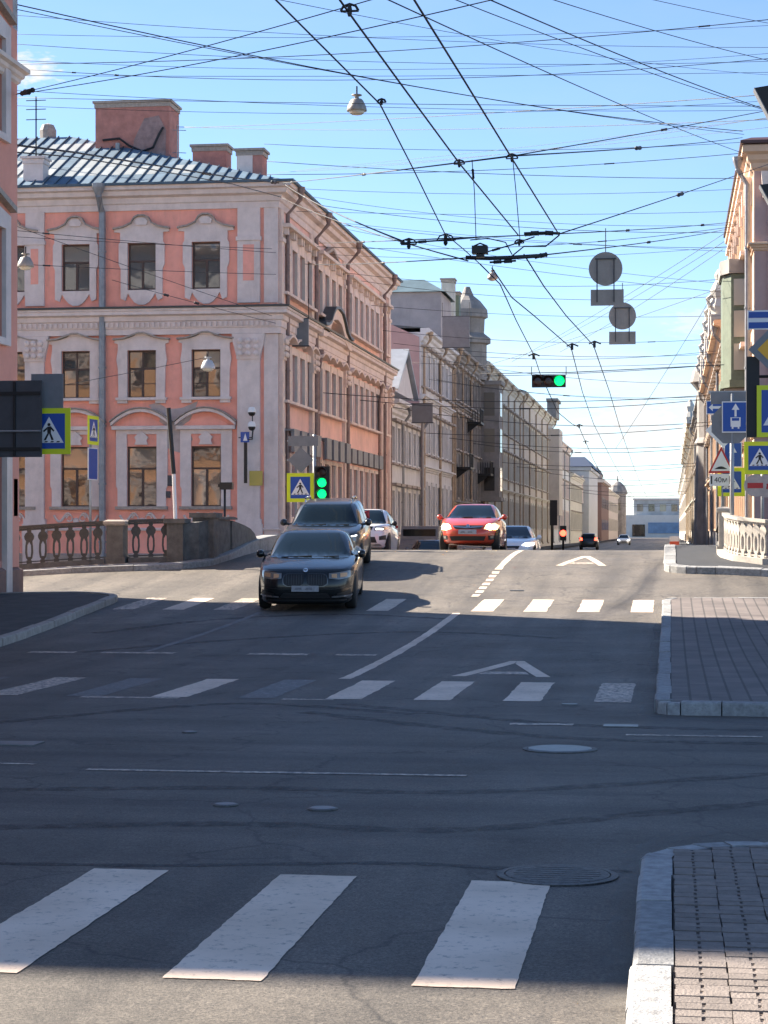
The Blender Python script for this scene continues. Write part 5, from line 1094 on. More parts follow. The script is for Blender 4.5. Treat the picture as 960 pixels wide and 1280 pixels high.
def front_black(root, patch, both, mir):
    kid = [(.025, .62), (.05, .535), (.12, .50), (.34, .505), (.41, .545), (.42, .63), (.39, .70), (.33, .725), (.06, .725), (.025, .70)]
    for k in (kid, mir(kid)):
        g = patch('kidney_grille', [(x * 1.04, .61 + (z - .61) * 1.09) for x, z in k], 'f', DCHROME, .006)
        patch('grille_mesh', k, 'f', PLAST, .014, g)
        for i in range(7):
            x = (.07 + .048 * i) * (1 if k is kid else -1); patch('grille_bar', [(x - .006, .525), (x + .006, .525), (x + .006, .71), (x - .006, .71)], 'f', SIGND, .018, g)
    both('headlamp', [(.45, .645), (.64, .625), (.86, .66), (.92, .745), (.82, .775), (.45, .735)], HEAD, .009)
    both('headlamp_ring', [(.50, .66), (.60, .65), (.60, .725), (.50, .72)], mat('drl_amber', (.75, .42, .22), .4, metal=.2), .014)
    both('headlamp_ring', [(.66, .66), (.78, .675), (.78, .74), (.66, .735)], MATS['drl_amber'], .014)
    patch('lower_intake', [(-.50, .27), (.50, .27), (.42, .37), (-.42, .37)], 'f', PLAST, .008)
    both('side_intake', [(.56, .27), (.86, .30), (.84, .42), (.60, .36)], PLAST, .008)
    both('chrome_strip', [(.50, .285), (.86, .305), (.86, .335), (.50, .315)], CHROME, .022)
    patch('splitter', [(-.86, .215), (.86, .215), (.86, .25), (-.86, .25)], 'f', PLAST, .01)
    plate(root, patch, .40)
    patch('bonnet_edge', [(-.80, .80), (.80, .80), (.80, .806), (-.80, .806)], 'f', PLAST, .004)
    patch('bumper_groove', [(-.90, .47), (-.5, .44), (.5, .44), (.90, .47), (.90, .48), (.5, .452), (-.5, .452), (-.90, .48)], 'f', PLAST, .004)
    patch('badge', [(.045 * math.cos(t * math.pi / 6), .79 + .032 * math.sin(t * math.pi / 6)) for t in range(12)], 'f', CHROME, .012)
SED = dict(rk=.22, nf=3.1, wheel=.345)
car('black_sedan', 'black luxury sedan with twin kidney grille leading the traffic', -7.16, 39.9, YAW * .82, dict({k_: v_ for k_, v_ in SED.items() if k_ != 'nf'}, L=5.07, W=1.92, H=1.43, paint=BLKP, axles=(-1.62, 1.5), chrome=True, tail=[(.4, .75), (.8, .75), (.8, .88), (.4, .88)],
    rings=[(.93, .10, .15, .0), (.975, .035, .20, .0), (.995, .0, .36, .0), (1.0, .0, .52, .0), (1.0, .03, .66, .0), (.99, .06, None, -.07), (.965, .10, None, -.025), (.91, .16, None, .0), (.70, .36, None, .018), (.40, .8, None, .03), (.1, 1.5, None, .035)], nf=4.4,
    top=[(0, .77), (.03, .80), (.10, .85), (.20, .905), (.285, .945), (.33, .97), (.7, .98), (.85, 1.0), (.95, .97), (1, .86)],
    cabin=[(.90, -1.12, 1.85, .86), (.98, -1.02, 1.78, .845), (1.11, -.70, 1.58, .80), (1.235, -.40, 1.32, .745), (1.33, -.14, 1.06, .68), (1.385, .04, .9, .61), (1.415, .22, .72, .48), (1.43, .4, .55, .22)], front=front_black))
def front_suv(root, patch, both, mir):
    patch('grille', [(-.42, .72), (.42, .72), (.46, .90), (-.46, .90)], 'f', PLAST, .008)
    for i in range(3): patch('grille_slat', [(-.42, .75 + .055 * i), (.42, .75 + .055 * i), (.42, .775 + .055 * i), (-.42, .775 + .055 * i)], 'f', CHROME, .018)
    both('headlamp', [(.50, .78), (.80, .80), (.90, .92), (.78, .95), (.52, .91)], HEAD, .01)
    both('daytime_lamp', [(.52, .885), (.80, .92), (.80, .94), (.52, .905)], HEADW, .016)
    patch('lower_intake', [(-.6, .36), (.6, .36), (.55, .52), (-.55, .52)], 'f', PLAST, .008)
    both('fog_lamp', [(.68, .45), (.82, .47), (.82, .55), (.68, .53)], HEAD, .01)
    patch('skid_plate', [(-.7, .27), (.7, .27), (.65, .34), (-.65, .34)], 'f', RIM, .01)
    plate(root, patch, .56)
SUVR = [(.90, .14, .27, .0), (.955, .05, .33, .0), (.985, .0, .5, .0), (1.0, .0, .66, .0), (1.0, .03, .82, .0), (.985, .06, None, -.08), (.955, .10, None, -.03), (.90, .16, None, .0), (.70, .34, None, .018), (.40, .8, None, .03), (.1, 1.5, None, .035)]
SUVC = lambda k=1.0: [(1.04, -1.05, 2.18, .86), (1.12, -.96, 2.14, .845), (1.28, -.72, 2.08, .80), (1.44, -.48, 2.0, .75), (1.56, -.28, 1.9, .69), (1.625, -.1, 1.8, .63), (1.66, .1, 1.6, .48), (1.675, .3, 1.3, .22)]
SUV = dict(rk=.3, nf=3.6, wheel=.37, rings=SUVR, top=[(0, .92), (.03, .97), (.12, 1.03), (.22, 1.07), (.29, 1.10), (.35, 1.10), (.9, 1.10), (1, 1.02)], tail=[(.6, .95), (.86, .95), (.86, 1.25), (.6, 1.2)])
car('graphite_suv', 'graphite grey SUV with silver roof rails right behind the black sedan', -8.05, 46.9, YAW * .6, dict(SUV, L=4.6, W=1.86, H=1.60, paint=GRYP, axles=(-1.42, 1.32), cabin=[(1.04 + (z - 1.04) * .86, a, b_, c_ * .98) for z, a, b_, c_ in SUVC()], rails=True, front=front_suv))
def front_white(root, patch, both, mir):
    patch('grille', [(-.45, .80), (.45, .80), (.50, .93), (-.50, .93)], 'f', PLAST, .008)
    both('headlamp', [(.54, .80), (.80, .81), (.90, .93), (.56, .925)], HEAD, .01)
    both('daytime_lamp', [(.58, .82), (.78, .83), (.78, .88), (.58, .87)], HEADW, .018)
    patch('lower_intake', [(-.62, .42), (.62, .42), (.56, .60), (-.56, .60)], 'f', PLAST, .008)
    both('side_vent', [(.68, .50), (.86, .54), (.86, .68), (.68, .62)], PLAST, .008)
    patch('skid_plate', [(-.75, .33), (.75, .33), (.7, .39), (-.7, .39)], 'f', RIM, .012)
    plate(root, patch, .64)
car('white_suv', 'white SUV with lit lamps coming over the bridge on the far left lane', -9.75, 63.8, R(2), dict(SUV, L=4.6, W=1.92, H=1.66, paint=WHTP, axles=(-1.38, 1.30), mirror=PLAST, cabin=SUVC(), front=front_white))
def front_red(root, patch, both, mir):
    patch('grille', [(-.36, .60), (.36, .60), (.44, .71), (-.44, .71)], 'f', PLAST, .008)
    patch('grille_chrome', [(-.42, .655), (0, .615), (.42, .655), (.43, .69), (0, .655), (-.43, .69)], 'f', CHROME, .02)
    for s in (1, -1):
        hl = [(.46, .60), (.64, .57), (.80, .62), (.84, .74), (.74, .80), (.50, .70)]
        h = patch('headlamp', hl if s > 0 else mir(hl), 'f', mat('headlamp_glowing', (.9, .66, .36), .2, emit=.55), .01)
        for cxx, r in ((.60, .075), (.73, .055)): 
            pl = [(s * cxx + r * math.cos(t * math.pi / 7) * s, .665 + r * math.sin(t * math.pi / 7)) for t in range(14)]
            patch('lamp_bulb', pl if s > 0 else pl, 'f', HEADON, .02, h)
    patch('lower_intake', [(-.46, .27), (.46, .27), (.52, .40), (-.52, .40)], 'f', PLAST, .008)
    both('fog_recess', [(.58, .30), (.78, .33), (.76, .44), (.58, .42)], PLAST, .008)
    both('fog_lamp', [(.63, .34), (.71, .35), (.71, .41), (.63, .41)], HEAD, .014)
    plate(root, patch, .455)
    patch('badge', [(.055 * math.cos(t * math.pi / 6), .675 + .05 * math.sin(t * math.pi / 6)) for t in range(12)], 'f', CHROME, .026)
car('red_hatchback', 'red hatchback with both headlights lit on the bridge crest', -5.75, 58.9, R(.5), dict(SED, nf=2.8, wheel=.32, L=4.25, W=1.76, H=1.47, paint=REDP, axles=(-1.30, 1.30), mirror=REDP, tail=[(.5, .8), (.8, .8), (.74, 1.05), (.56, 1.05)],
    top=[(0, .66), (.03, .71), (.10, .80), (.19, .90), (.26, .96), (.32, .99), (.9, 1.0), (1, .90)],
    cabin=[(.92, -1.05, 1.95, .80), (1.0, -.94, 1.9, .785), (1.13, -.66, 1.78, .735), (1.26, -.38, 1.64, .68), (1.37, -.12, 1.5, .62), (1.425, .05, 1.35, .56), (1.455, .25, 1.15, .44), (1.47, .45, .9, .2)], front=front_red))
def front_plain(root, patch, both, mir):
    patch('grille', [(-.35, .50), (.35, .50), (.40, .60), (-.40, .60)], 'f', PLAST, .008); both('headlamp', [(.46, .62), (.66, .60), (.82, .66), (.84, .76), (.54, .70)], HEADW, .01)
    patch('lower_intake', [(-.5, .28), (.5, .28), (.45, .38), (-.45, .38)], 'f', PLAST, .008); plate(root, patch, .42)
SEDT = [(0, .68), (.03, .73), (.10, .80), (.20, .88), (.285, .94), (.33, .96), (.7, .98), (.85, 1.0), (.95, .97), (1, .86)]
SEDC = [(.90, -1.0, 1.7, .80), (.98, -.9, 1.64, .78), (1.12, -.62, 1.46, .73), (1.26, -.34, 1.2, .67), (1.37, -.1, .98, .61), (1.42, .06, .82, .55), (1.445, .22, .66, .44), (1.46, .36, .5, .2)]
car('white_sedan', 'white sedan half hidden behind the red hatchback', -5.35, 68.3, R(.5), dict(SED, L=4.6, W=1.82, H=1.46, paint=WHTP, axles=(-1.42, 1.36), top=SEDT, cabin=SEDC, front=front_plain, wheel=.325))
car('navy_car', 'dark navy car roof peeping over the bridge crest left of the red hatchback', -11.1, 92.0, R(1), dict(SED, L=4.5, W=1.8, H=1.46, paint=SILP, axles=(-1.4, 1.34), top=SEDT, cabin=SEDC, front=front_plain, wheel=.325))
car('far_dark_car', 'distant dark car seen from behind with red tail lamps near the far signal', -8.2, 205.0, R(180), dict(SUV, L=4.6, W=1.9, H=1.68, paint=GRYP, axles=(-1.4, 1.3), cabin=SUVC(), front=front_suv, tailm=REDL))
for k_, (lb, x_, y_, yw, pt) in enumerate((('distant white car coming from the street end', -6.4, 280.0, 0, WHTP),)):
    car('distant_car', lb, x_, y_, R(yw), dict(SED, L=4.5, W=1.8, H=1.46, paint=pt, axles=(-1.4, 1.34), top=SEDT, cabin=SEDC, front=front_plain, wheel=.325))
# grey box van waiting beyond the crest
vn = empty('grey_van', 'dark grey panel van parked beyond the crest by the left kerb', 'van', (-12.25, 99.0, 0), R(2))
MB().prism([(-2.4, .35), (2.6, .35), (2.6, 2.0), (2.45, 2.1), (-1.2, 2.1), (-1.75, 1.45), (-2.35, 1.2), (-2.45, .8)], -.92, .92).build('body', SIGNB, vn, rz=R(90))
MB().box(-.8, -1.62, 1.45, .8, -1.35, 1.95).build('windscreen', CGLASS, vn)
for sx_ in (-.8, .8):
    for sy in (-1.6, 1.5): MB().lathe([(.2, -.11), (.33, -.11), (.35, 0), (.33, .11), (.2, .11)], 16, axis='x').build('wheel', TYRE, vn, (sx_, sy, .35))

# ================================================================ signs and signals
def ped(root, parent, s, y, cz=0.0, cx=0.0):
    """white triangle with a walking figure"""
    t = MB().prism([(cx - .46 * s, cz - .36 * s), (cx + .46 * s, cz - .36 * s), (cx, cz + .44 * s)], y - .004, y).build('symbol', WHT, parent)
    b = MB(); P_ = lambda *pts: b.prism([(cx + x * s, cz + z * s) for x, z in pts], y - .009, y - .0045)
    b.prism([(cx + .0 * s + .05 * s * math.cos(k * math.pi / 5), cz + .20 * s + .05 * s * math.sin(k * math.pi / 5)) for k in range(10)], y - .009, y - .0045)
    P_((-.06, .13), (.07, .15), (.06, -.06), (-.05, -.06)); P_((-.05, -.062), (.01, -.062), (-.10, -.28), (-.17, -.28)); P_((.0, -.062), (.06, -.062), (.15, -.27), (.08, -.28))
    P_((-.062, .12), (-.062, .05), (-.16, -.03), (-.19, .01)); P_((.075, .13), (.065, .06), (.14, -.02), (.17, .02))
    for k in range(4): P_((-.34 + .19 * k, -.345), (-.25 + .19 * k, -.345), (-.22 + .19 * k, -.305), (-.31 + .19 * k, -.305))
    b.build('pictogram', BLK, parent)
def crossing_plate(root, s, x, y, z, border=.12):
    h = s / 2
    p = MB().box(x - h, y, z - h * 1.06, x + h, y + .03, z + h * 1.06).build('sign_plate', YELG, root)
    p2 = MB().box(x - h + border, y - .006, z - h * 1.06 + border, x + h - border, y - .001, z + h * 1.06 - border).build('blue_panel', BLUE, p)
    ped(root, p, s - 2 * border, y - .0065, z, x); return p
def ngon(n, r, a0=0.0): return [(r * math.cos(R(a0) + 2 * math.pi * k / n), r * math.sin(R(a0) + 2 * math.pi * k / n)) for k in range(n)]
sh = lambda poly, x, z: [(a + x, b_ + z) for a, b_ in poly]
def face(px): return -(px - 838) / FPX * .6 * 0
def post(name, label, px, d, zo=.14, rz=0.0, pole=True, ztop=3.0, m=GREYM, r=.04, cat='sign'):
    p = W(px, HZ, d); p.z = G(p.x, p.y) + zo; root = empty(name, label, cat, p, rz)
    if pole: MB().tube([(0, 0, -.1), (0, 0, ztop - p.z)], r, 8).build('pole', m, root, smooth=True)
    return root, p
def ztoy(py, d, p): return EYE + (HZ - py) / FPX * d - p.z
# A: bus lane post
rt, p = post('sign_post', 'grey pole with blue bus lane sign in front of the right quay railing', 915, 47.6, ztop=EYE + (HZ - 492) / FPX * 47.6, r=.05)
z = lambda py: ztoy(py, 47.6, p)
sp = MB().box(-.24, -.10, z(541), .40, -.07, z(502)).build('sign_plate', WHT, rt); MB().box(-.215, -.106, z(539.6), .375, -.101, z(503.4)).build('blue_panel', BLUE, sp)
zc = z(521); cx_ = .08
MB().prism([(cx_ - .025, zc - .0), (cx_ + .025, zc - .0), (cx_ + .025, zc + .16), (cx_ + .09, zc + .16), (cx_, zc + .31), (cx_ - .09, zc + .16), (cx_ - .025, zc + .16)], -.112, -.107).build('arrow', WHT, sp)
MB().prism([(cx_ - .12, zc - .02), (cx_ + .12, zc - .02), (cx_ + .115, zc - .24), (cx_ + .09, zc - .24), (cx_ + .09, zc - .29), (cx_ + .05, zc - .29), (cx_ + .05, zc - .25), (cx_ - .05, zc - .25), (cx_ - .05, zc - .29), (cx_ - .09, zc - .29), (cx_ - .09, zc - .24), (cx_ - .115, zc - .24)], -.112, -.107).build('bus_pictogram', WHT, sp)
MB().box(cx_ - .085, -.116, zc - .10, cx_ + .085, -.1125, zc - .035).build('bus_window', BLUE, sp)
MB().prism(sh(ngon(8, .50, 22.5), -.02, z(530)), -.045, -.02).build('sign_back', SIGNB, rt)
MB().box(-.50, -.02, z(505), .55, .01, z(490)).build('sign_back', SIGNB, rt); MB().box(-.55, .012, z(492), .50, .03, z(488.5)).build('bracket', GREYM, rt)
# B: warning post
rt, p = post('sign_post', 'post with priority diamond, speed hump triangle and 40 m plate', 903, 53.5, zo=.14, ztop=EYE + (HZ - 500) / FPX * 53.5)
z = lambda py: ztoy(py, 53.5, p); X = lambda px: (px - 903) / FPX * 53.5
sp = MB().box(X(883), -.1, z(518), X(906), -.07, z(501)).build('sign_plate', WHT, rt); MB().box(X(884), -.106, z(517), X(905), -.101, z(502)).build('blue_panel', BLUE, sp)
zc = z(509.5); MB().prism([(X(886), zc), (X(891), zc + .1), (X(891), zc + .035), (X(903), zc + .035), (X(903), zc - .035), (X(891), zc - .035), (X(891), zc - .1)], -.112, -.107).build('arrow', WHT, sp)
dz = z(538); sp = MB().prism(sh(ngon(4, .47), X(904), dz), -.1, -.07).build('sign_plate', WHT, rt); MB().prism(sh(ngon(4, .30), X(904), dz), -.106, -.101).build('amber_panel', YEL, sp)
sp = MB().prism([(X(885.5), z(591.5)), (X(917.5), z(591.5)), (X(901.5), z(558))], -.1, -.07).build('sign_plate', RED, rt)
MB().prism([(X(889), z(588.8)), (X(914), z(588.8)), (X(901.5), z(563.5))], -.106, -.101).build('white_panel', WHT, sp)
MB().prism([(X(893), z(586.5))] + [(X(893 + 1.6 * k), z(586.5 - 3.4 * math.sin(k * math.pi / 10))) for k in range(1, 10)] + [(X(909), z(586.5))], -.112, -.107).build('hump_pictogram', BLK, sp)
sp = MB().box(X(887), -.1, z(607.5), X(915), -.07, z(592.5)).build('sign_plate', WHT, rt)
def text(s, size, m, parent, loc):
    cu = bpy.data.curves.new('txt', 'FONT'); cu.body = s; cu.size = size; cu.align_x = 'CENTER'; cu.extrude = .002
    to = bpy.data.objects.new('lettering', cu); C.objects.link(to); dg = bpy.context.evaluated_depsgraph_get(); me = bpy.data.meshes.new_from_object(to.evaluated_get(dg)); bpy.data.objects.remove(to)
    me.materials.clear(); me.materials.append(m); o = put('lettering', me, parent, loc); o.rotation_euler = (R(90), 0, 0); return o
text('40м', .20, BLK, sp, (X(901), -.104, z(603)))
for xx in (889.5, 912): MB().box(X(xx) - .018, -.107, z(605), X(xx) + .018, -.101, z(595)).build('bar', BLK, sp)
crossing_plate(rt, .72, X(914), -.03, z(602.5), .10)
sp = MB().box(X(905), -.05, z(584), X(927), -.035, z(553)).build('sign_plate', WHT, rt); MB().box(X(906), -.056, z(583), X(926), -.051, z(554)).build('blue_panel', BLUE, sp)
MB().prism([(X(916) - .03, z(580)), (X(916) + .03, z(580)), (X(916) + .03, z(566)), (X(916) + .1, z(566)), (X(916), z(557)), (X(916) - .1, z(566)), (X(916) - .03, z(566))], -.062, -.057).build('arrow', WHT, sp)
# C: crossing + no entry
rt, p = post('sign_post', 'post with fluorescent crossing sign above two no entry discs at right', 953, 52, zo=.1, ztop=EYE + (HZ - 552) / FPX * 52)
z = lambda py: ztoy(py, 52, p); X = lambda px: (px - 953) / FPX * 52
crossing_plate(rt, .80, X(949.5), -.08, z(572.5), .11)
for cxp, cyp in ((944, 607), (957, 608)):
    sp = MB().prism(sh(ngon(20, .29), X(cxp), z(cyp)), -.08 - (.02 if cxp < 950 else 0), -.06 - (.02 if cxp < 950 else 0)).build('sign_plate', mat('faded_disc', (.50, .42, .38), .5, var=.15, scale=6), rt)
    MB().box(X(cxp) - .2, -.086 - (.02 if cxp < 950 else 0), z(cyp) - .07, X(cxp) + .2, -.081 - (.02 if cxp < 950 else 0), z(cyp) + .07).build('bar', RED, sp)
# D: near right signal post with signs (pole just outside the picture)
rt, p = post('signal_post', 'signal post at right edge with black traffic light, blue one way sign and crossing sign', 985, 36, zo=.13, ztop=EYE + (HZ - 385) / FPX * 36, r=.06, cat='traffic light')
z = lambda py: ztoy(py, 36, p); X = lambda px: (px - 985) / FPX * 36
sp = MB().box(X(935), -.1, z(412), X(1000), -.07, z(388)).build('sign_plate', WHT, rt)
MB().box(X(936.5), -.106, z(397.5), X(999), -.101, z(390)).build('blue_panel', BLUE, sp); MB().box(X(936.5), -.106, z(410.5), X(999), -.101, z(403)).build('blue_panel', BLUE, sp)
sp = MB().prism(sh(ngon(4, .52), X(972), z(437)), -.1, -.07).build('sign_plate', SIGNB, rt); MB().prism(sh(ngon(4, .36), X(972), z(437)), -.106, -.101).build('amber_panel', YEL, sp)
h = MB().box(X(934), .0, z(546), X(950), .22, z(445)).build('signal_housing', DARKM, rt)
for pyv in (460, 494, 528): MB().lathe([(.10, 0), (.115, .0), (.115, .2), (.10, .2)], 14, (X(942), .21, z(pyv)), 'y').build('visor', DARKM, h)
MB().tube([(0, 0, z(470)), (X(942), .1, z(470))], .03, 6).build('bracket', DARKM, rt); MB().tube([(0, 0, z(530)), (X(942), .1, z(530))], .03, 6).build('bracket', DARKM, rt)
crossing_plate(rt, .88, X(977), -.06, z(514), .085)
# E: left signs on an arm over the pavement (post outside the picture)
rt, p = post('sign_gantry', 'dark backs of road signs on an arm at the left edge, beside a crossing sign', -22, 37.0, zo=.13, ztop=EYE + (HZ - 455) / FPX * 37, r=.07, cat='sign')
z = lambda py: ztoy(py, 37, p); X = lambda px: (px + 22) / FPX * 37
sp = MB().box(X(-40), -.16, z(572), X(58), -.12, z(477)).build('sign_back', SIGND, rt)
for pyv in (493, 562): MB().box(X(-39), -.20, z(pyv + 2), X(57), -.165, z(pyv - 2)).build('stiffener', BLK, sp)
MB().box(X(22), -.195, z(571), X(25), -.165, z(478)).build('stiffener', BLK, sp); MB().tube([(X(-22), -.22, z(540)), (X(58), -.22, z(540))], .02, 6).build('arm', GREYM, rt)
MB().box(X(40), .05, z(511), X(81), .08, z(468)).build('sign_back', SIGNB, rt); MB().tube([(X(-22), .12, z(520)), (X(88), .12, z(520))], .025, 6).build('arm', GREYM, rt)
crossing_plate(rt, .80, X(64), .02, z(539.5), .10)
# F: far bank post with sign seen almost edge on
rt, p = post('sign_post', 'thin far bank post with a fluorescent sign seen nearly edge on', 113, 70, zo=.13, rz=R(84), ztop=EYE + (HZ - 520) / FPX * 70, r=.045)
z = lambda py: ztoy(py, 70, p)
crossing_plate(rt, .95, .0, -.12, z(538), .12); sp = MB().box(-.42, -.1, z(600), .42, -.07, z(560)).build('sign_plate', WHT, rt); MB().box(-.38, -.106, z(599), .38, -.101, z(561)).build('blue_panel', BLUE, sp)
# G: centre signal post on the left of the bridge
rt, p = post('signal_post', 'post with green traffic light and crossing sign behind the graphite SUV', 393, 55, zo=.1, ztop=EYE + (HZ - 543) / FPX * 55, r=.045, cat='traffic light')
z = lambda py: ztoy(py, 55, p); X = lambda px: (px - 393) / FPX * 55
h = MB().box(X(394.5), -.12, z(626), X(413), .1, z(583)).build('signal_housing', DARKM, rt)
for k, (pyv, m_) in enumerate(((590.5, LENS), (603.5, GRNL), (617.5, GRNL))):
    MB().lathe([(.115, -.02), (.14, -.02), (.14, -.0)], 16, (X(403.7), -.12, z(pyv)), 'y').build('lamp_bezel', DARKM, h); MB().lathe([(.01, -.035), (.08, -.032), (.125, -.02), (.125, 0)], 18, (X(403.7), -.122, z(pyv)), 'y').build('lamp', m_, h)
    b = MB(); 
    for t in range(9):
        a = R(0 + 22.5 * t); a2 = R(22.5 * (t + 1)); 
        if t < 8: b.add([(X(403.7) + .145 * math.cos(a), -.14, z(pyv) + .145 * math.sin(a)), (X(403.7) + .145 * math.cos(a2), -.14, z(pyv) + .145 * math.sin(a2)), (X(403.7) + .145 * math.cos(a2), -.30, z(pyv) + .145 * math.sin(a2)), (X(403.7) + .145 * math.cos(a), -.30, z(pyv) + .145 * math.sin(a))], [(0, 1, 2, 3)])
    b.build('visor', DARKM, h)
crossing_plate(rt, .75, X(375.7), -.08, z(609.5), .10)
MB().box(X(360), -.05, z(557.5), X(398), -.02, z(545)).build('sign_back', SIGNB, rt); MB().prism(sh(ngon(4, .36), X(376), z(575)), -.05, -.02).build('sign_back', SIGNB, rt)
for pyv in (551, 575, 597, 622): MB().tube([(X(358), .0, z(pyv)), (X(396), .0, z(pyv))], .018, 5).build('bracket', GREYM, rt)
# hanging signal and hanging sign backs over the road
def hang(name, label, px, py, d, cat): p = W(px, py, d); return empty(name, label, cat, p)
rt = hang('hanging_signal', 'horizontal traffic light with green lamp hung over the road on wires', 686, 476.5, 58, 'traffic light'); k = 58 / FPX
h = MB().box(-21 * k, -.1, -7.5 * k, 21 * k, .12, 7.5 * k).build('signal_housing', DARKM, rt)
for i, m_ in enumerate((LENS, LENS, GRNL)):
    MB().lathe([(.01, -.04), (.09, -.035), (.145, -.02), (.145, 0)], 18, ((-13.5 + 13.5 * i) * k, -.105, 0), 'y').build('lamp', m_, h)
    b = MB(); 
    for t in range(10):
        a, a2 = R(18 * t), R(18 * t + 18); cxv = (-13.5 + 13.5 * i) * k; b.add([(cxv + .16 * math.cos(a), -.1, .16 * math.sin(a)), (cxv + .16 * math.cos(a2), -.1, .16 * math.sin(a2)), (cxv + .16 * math.cos(a2), -.3, .16 * math.sin(a2)), (cxv + .16 * math.cos(a), -.3, .16 * math.sin(a))], [(0, 1, 2, 3)])
    b.build('visor', DARKM, h)
MB().tube([(-.5, 0, 7.5 * k), (-.5, 0, .42)], .012, 5).build('hanger', DARKM, rt); MB().tube([(.5, 0, 7.5 * k), (.5, 0, .42)], .012, 5).build('hanger', DARKM, rt)
SB2 = mat('sign_back_brown', (.33, .305, .28), .6, var=.12, scale=5)
for px, py, d, r_, wpl, hpl, dy, lb in ((757, 336, 42, 21, 20.5, 10, 36, 'larger round sign back with plate hung over the road, upper of two'), (778, 395, 51, 17, 16.5, 8, 27.5, 'smaller round sign back with plate hung over the road, lower of two')):
    rt = hang('hanging_sign', lb, px, py, d, 'sign'); k = d / FPX
    MB().lathe([(.01, -.02), (r_ * k, -.02), (r_ * k, .01), (.01, .01)], 36, axis='y').build('sign_back', SB2, rt)
    ox = 2 * k if px == 757 else 0
    MB().box(ox - wpl * k, -.02, -dy * k - hpl * k, ox + wpl * k, .01, -dy * k + hpl * k).build('sign_back', SB2, rt)
    b = MB().box(-r_ * .62 * k, -.05, r_ * .55 * k, r_ * .62 * k, -.021, r_ * .62 * k)
    for s in (-1, 1): b.box(s * r_ * .5 * k - .012, -.06, -dy * k - hpl * .6 * k, s * r_ * .5 * k + .012, -.0505, r_ * .62 * k)
    b.build('frame', SIGND, rt); MB().tube([(0, 0, r_ * k), (0, 0, r_ * k + .5)], .01, 5).build('hanger', WIREM, rt)
# far signals
rt, p = post('far_signal', 'distant black signal on a pole beside the left kerb', 690, 150, zo=.1, ztop=4.2, m=DARKM, r=.09, cat='traffic light')
MB().box(-.15, -.2, 2.2, .4, .2, 4.1).build('signal_housing', DARKM, rt)
rt, p = post('far_signal', 'distant short signal showing red above the far dark car', 704, 190, zo=.1, ztop=2.4, m=DARKM, r=.1, cat='traffic light')
MB().box(-.3, -.2, .9, .3, .2, 2.3).build('signal_housing', DARKM, rt); MB().lathe([(.01, -.25), (.3, -.22), (.3, -.2)], 12, (0, 0, 1.6), 'y').build('lamp', REDL, rt)
rt = empty('striped_barrier', 'small red and white road barrier at the far right kerb', 'barrier', (W(843, HZ, 120).x, W(843, HZ, 120).y, 0))
for k_ in range(4): MB().box(-.28, -.03, .35 + .3 * k_, .28, .03, .65 + .3 * k_).build('board', mat('barrier_red', (.72, .12, .06), .5) if k_ % 2 == 0 else WHT, rt)
MB().tube([(-.2, .05, 0), (-.2, .05, 1.5)], .03, 5).build('leg', GREYM, rt); MB().tube([(.2, .05, 0), (.2, .05, 1.5)], .03, 5).build('leg', GREYM, rt)
# leaning pole, camera bracket, small post
a = W(222, 652, 48.6); b_ = W(210.5, 510, 48.6); mid_ = a.lerp(b_, .42)
rt = empty('leaning_pole', 'leaning pole, black above and white below, behind the left parapet', 'pole', a)
MB().tube([(0, 0, -1.2), mid_ - a], .045, 8).build('lower_pole', WHT, rt); MB().tube([mid_ - a, b_ - a], .055, 8).build('upper_pole', DARKM, rt)
pc = W(307, 546, 74.6); rt = empty('camera_bracket', 'two white dome cameras above a small blue sign on the pink house corner', 'camera', pc)
k = 74.6 / FPX
MB().box(-.06, -.03, -58 * k, .06, .03, 0).build('pole', DARKM, rt); sp = MB().box(-6 * k, -.06, -7 * k, 5 * k, -.035, 6 * k).build('sign_plate', BLUE, rt); MB().prism([(-.08, -.15), (.08, -.15), (0, .13)], -.07, -.061).build('symbol', WHT, sp)
MB().tube([(0, 0, -.1), (9 * k, -.1, -.1), (10 * k, -.1, 8 * k)], .03, 6).build('bracket', DARKM, rt)
for zc in (13, 31):
    cmr = MB().lathe([(.02, .18), (.11, .16), (.155, .05), (.155, -.02)], 14, (9 * k, -.15, zc * k)).build('dome_camera', WHT, rt); MB().lathe([(.135, -.021), (.135, -.07), (.10, -.14), (.03, -.17)], 14, (9 * k, -.15, zc * k)).build('lens_dome', BLK, cmr)
MB().tube([(-9 * k, 0, -1 * k), (9 * k, 0, -1 * k)], .02, 5).build('bracket', DARKM, rt); MB().tube([(9 * k, -.05, 8 * k), (9 * k, -.05, 36 * k)], .02, 5).build('bracket', DARKM, rt)
rt, p = post('box_post', 'short post with a dark box beside the granite parapet end', 281, 68, zo=.1, ztop=EYE + (HZ - 612) / FPX * 68, m=DARKM, r=.04, cat='post')
z = lambda py: ztoy(py, 68, p); MB().box(-.15, -.14, z(612), .28, .14, z(603)).build('box', DARKM, rt); MB().box(-.22, -.1, z(609), -.15, .1, z(605)).build('lens', DARKM, rt)
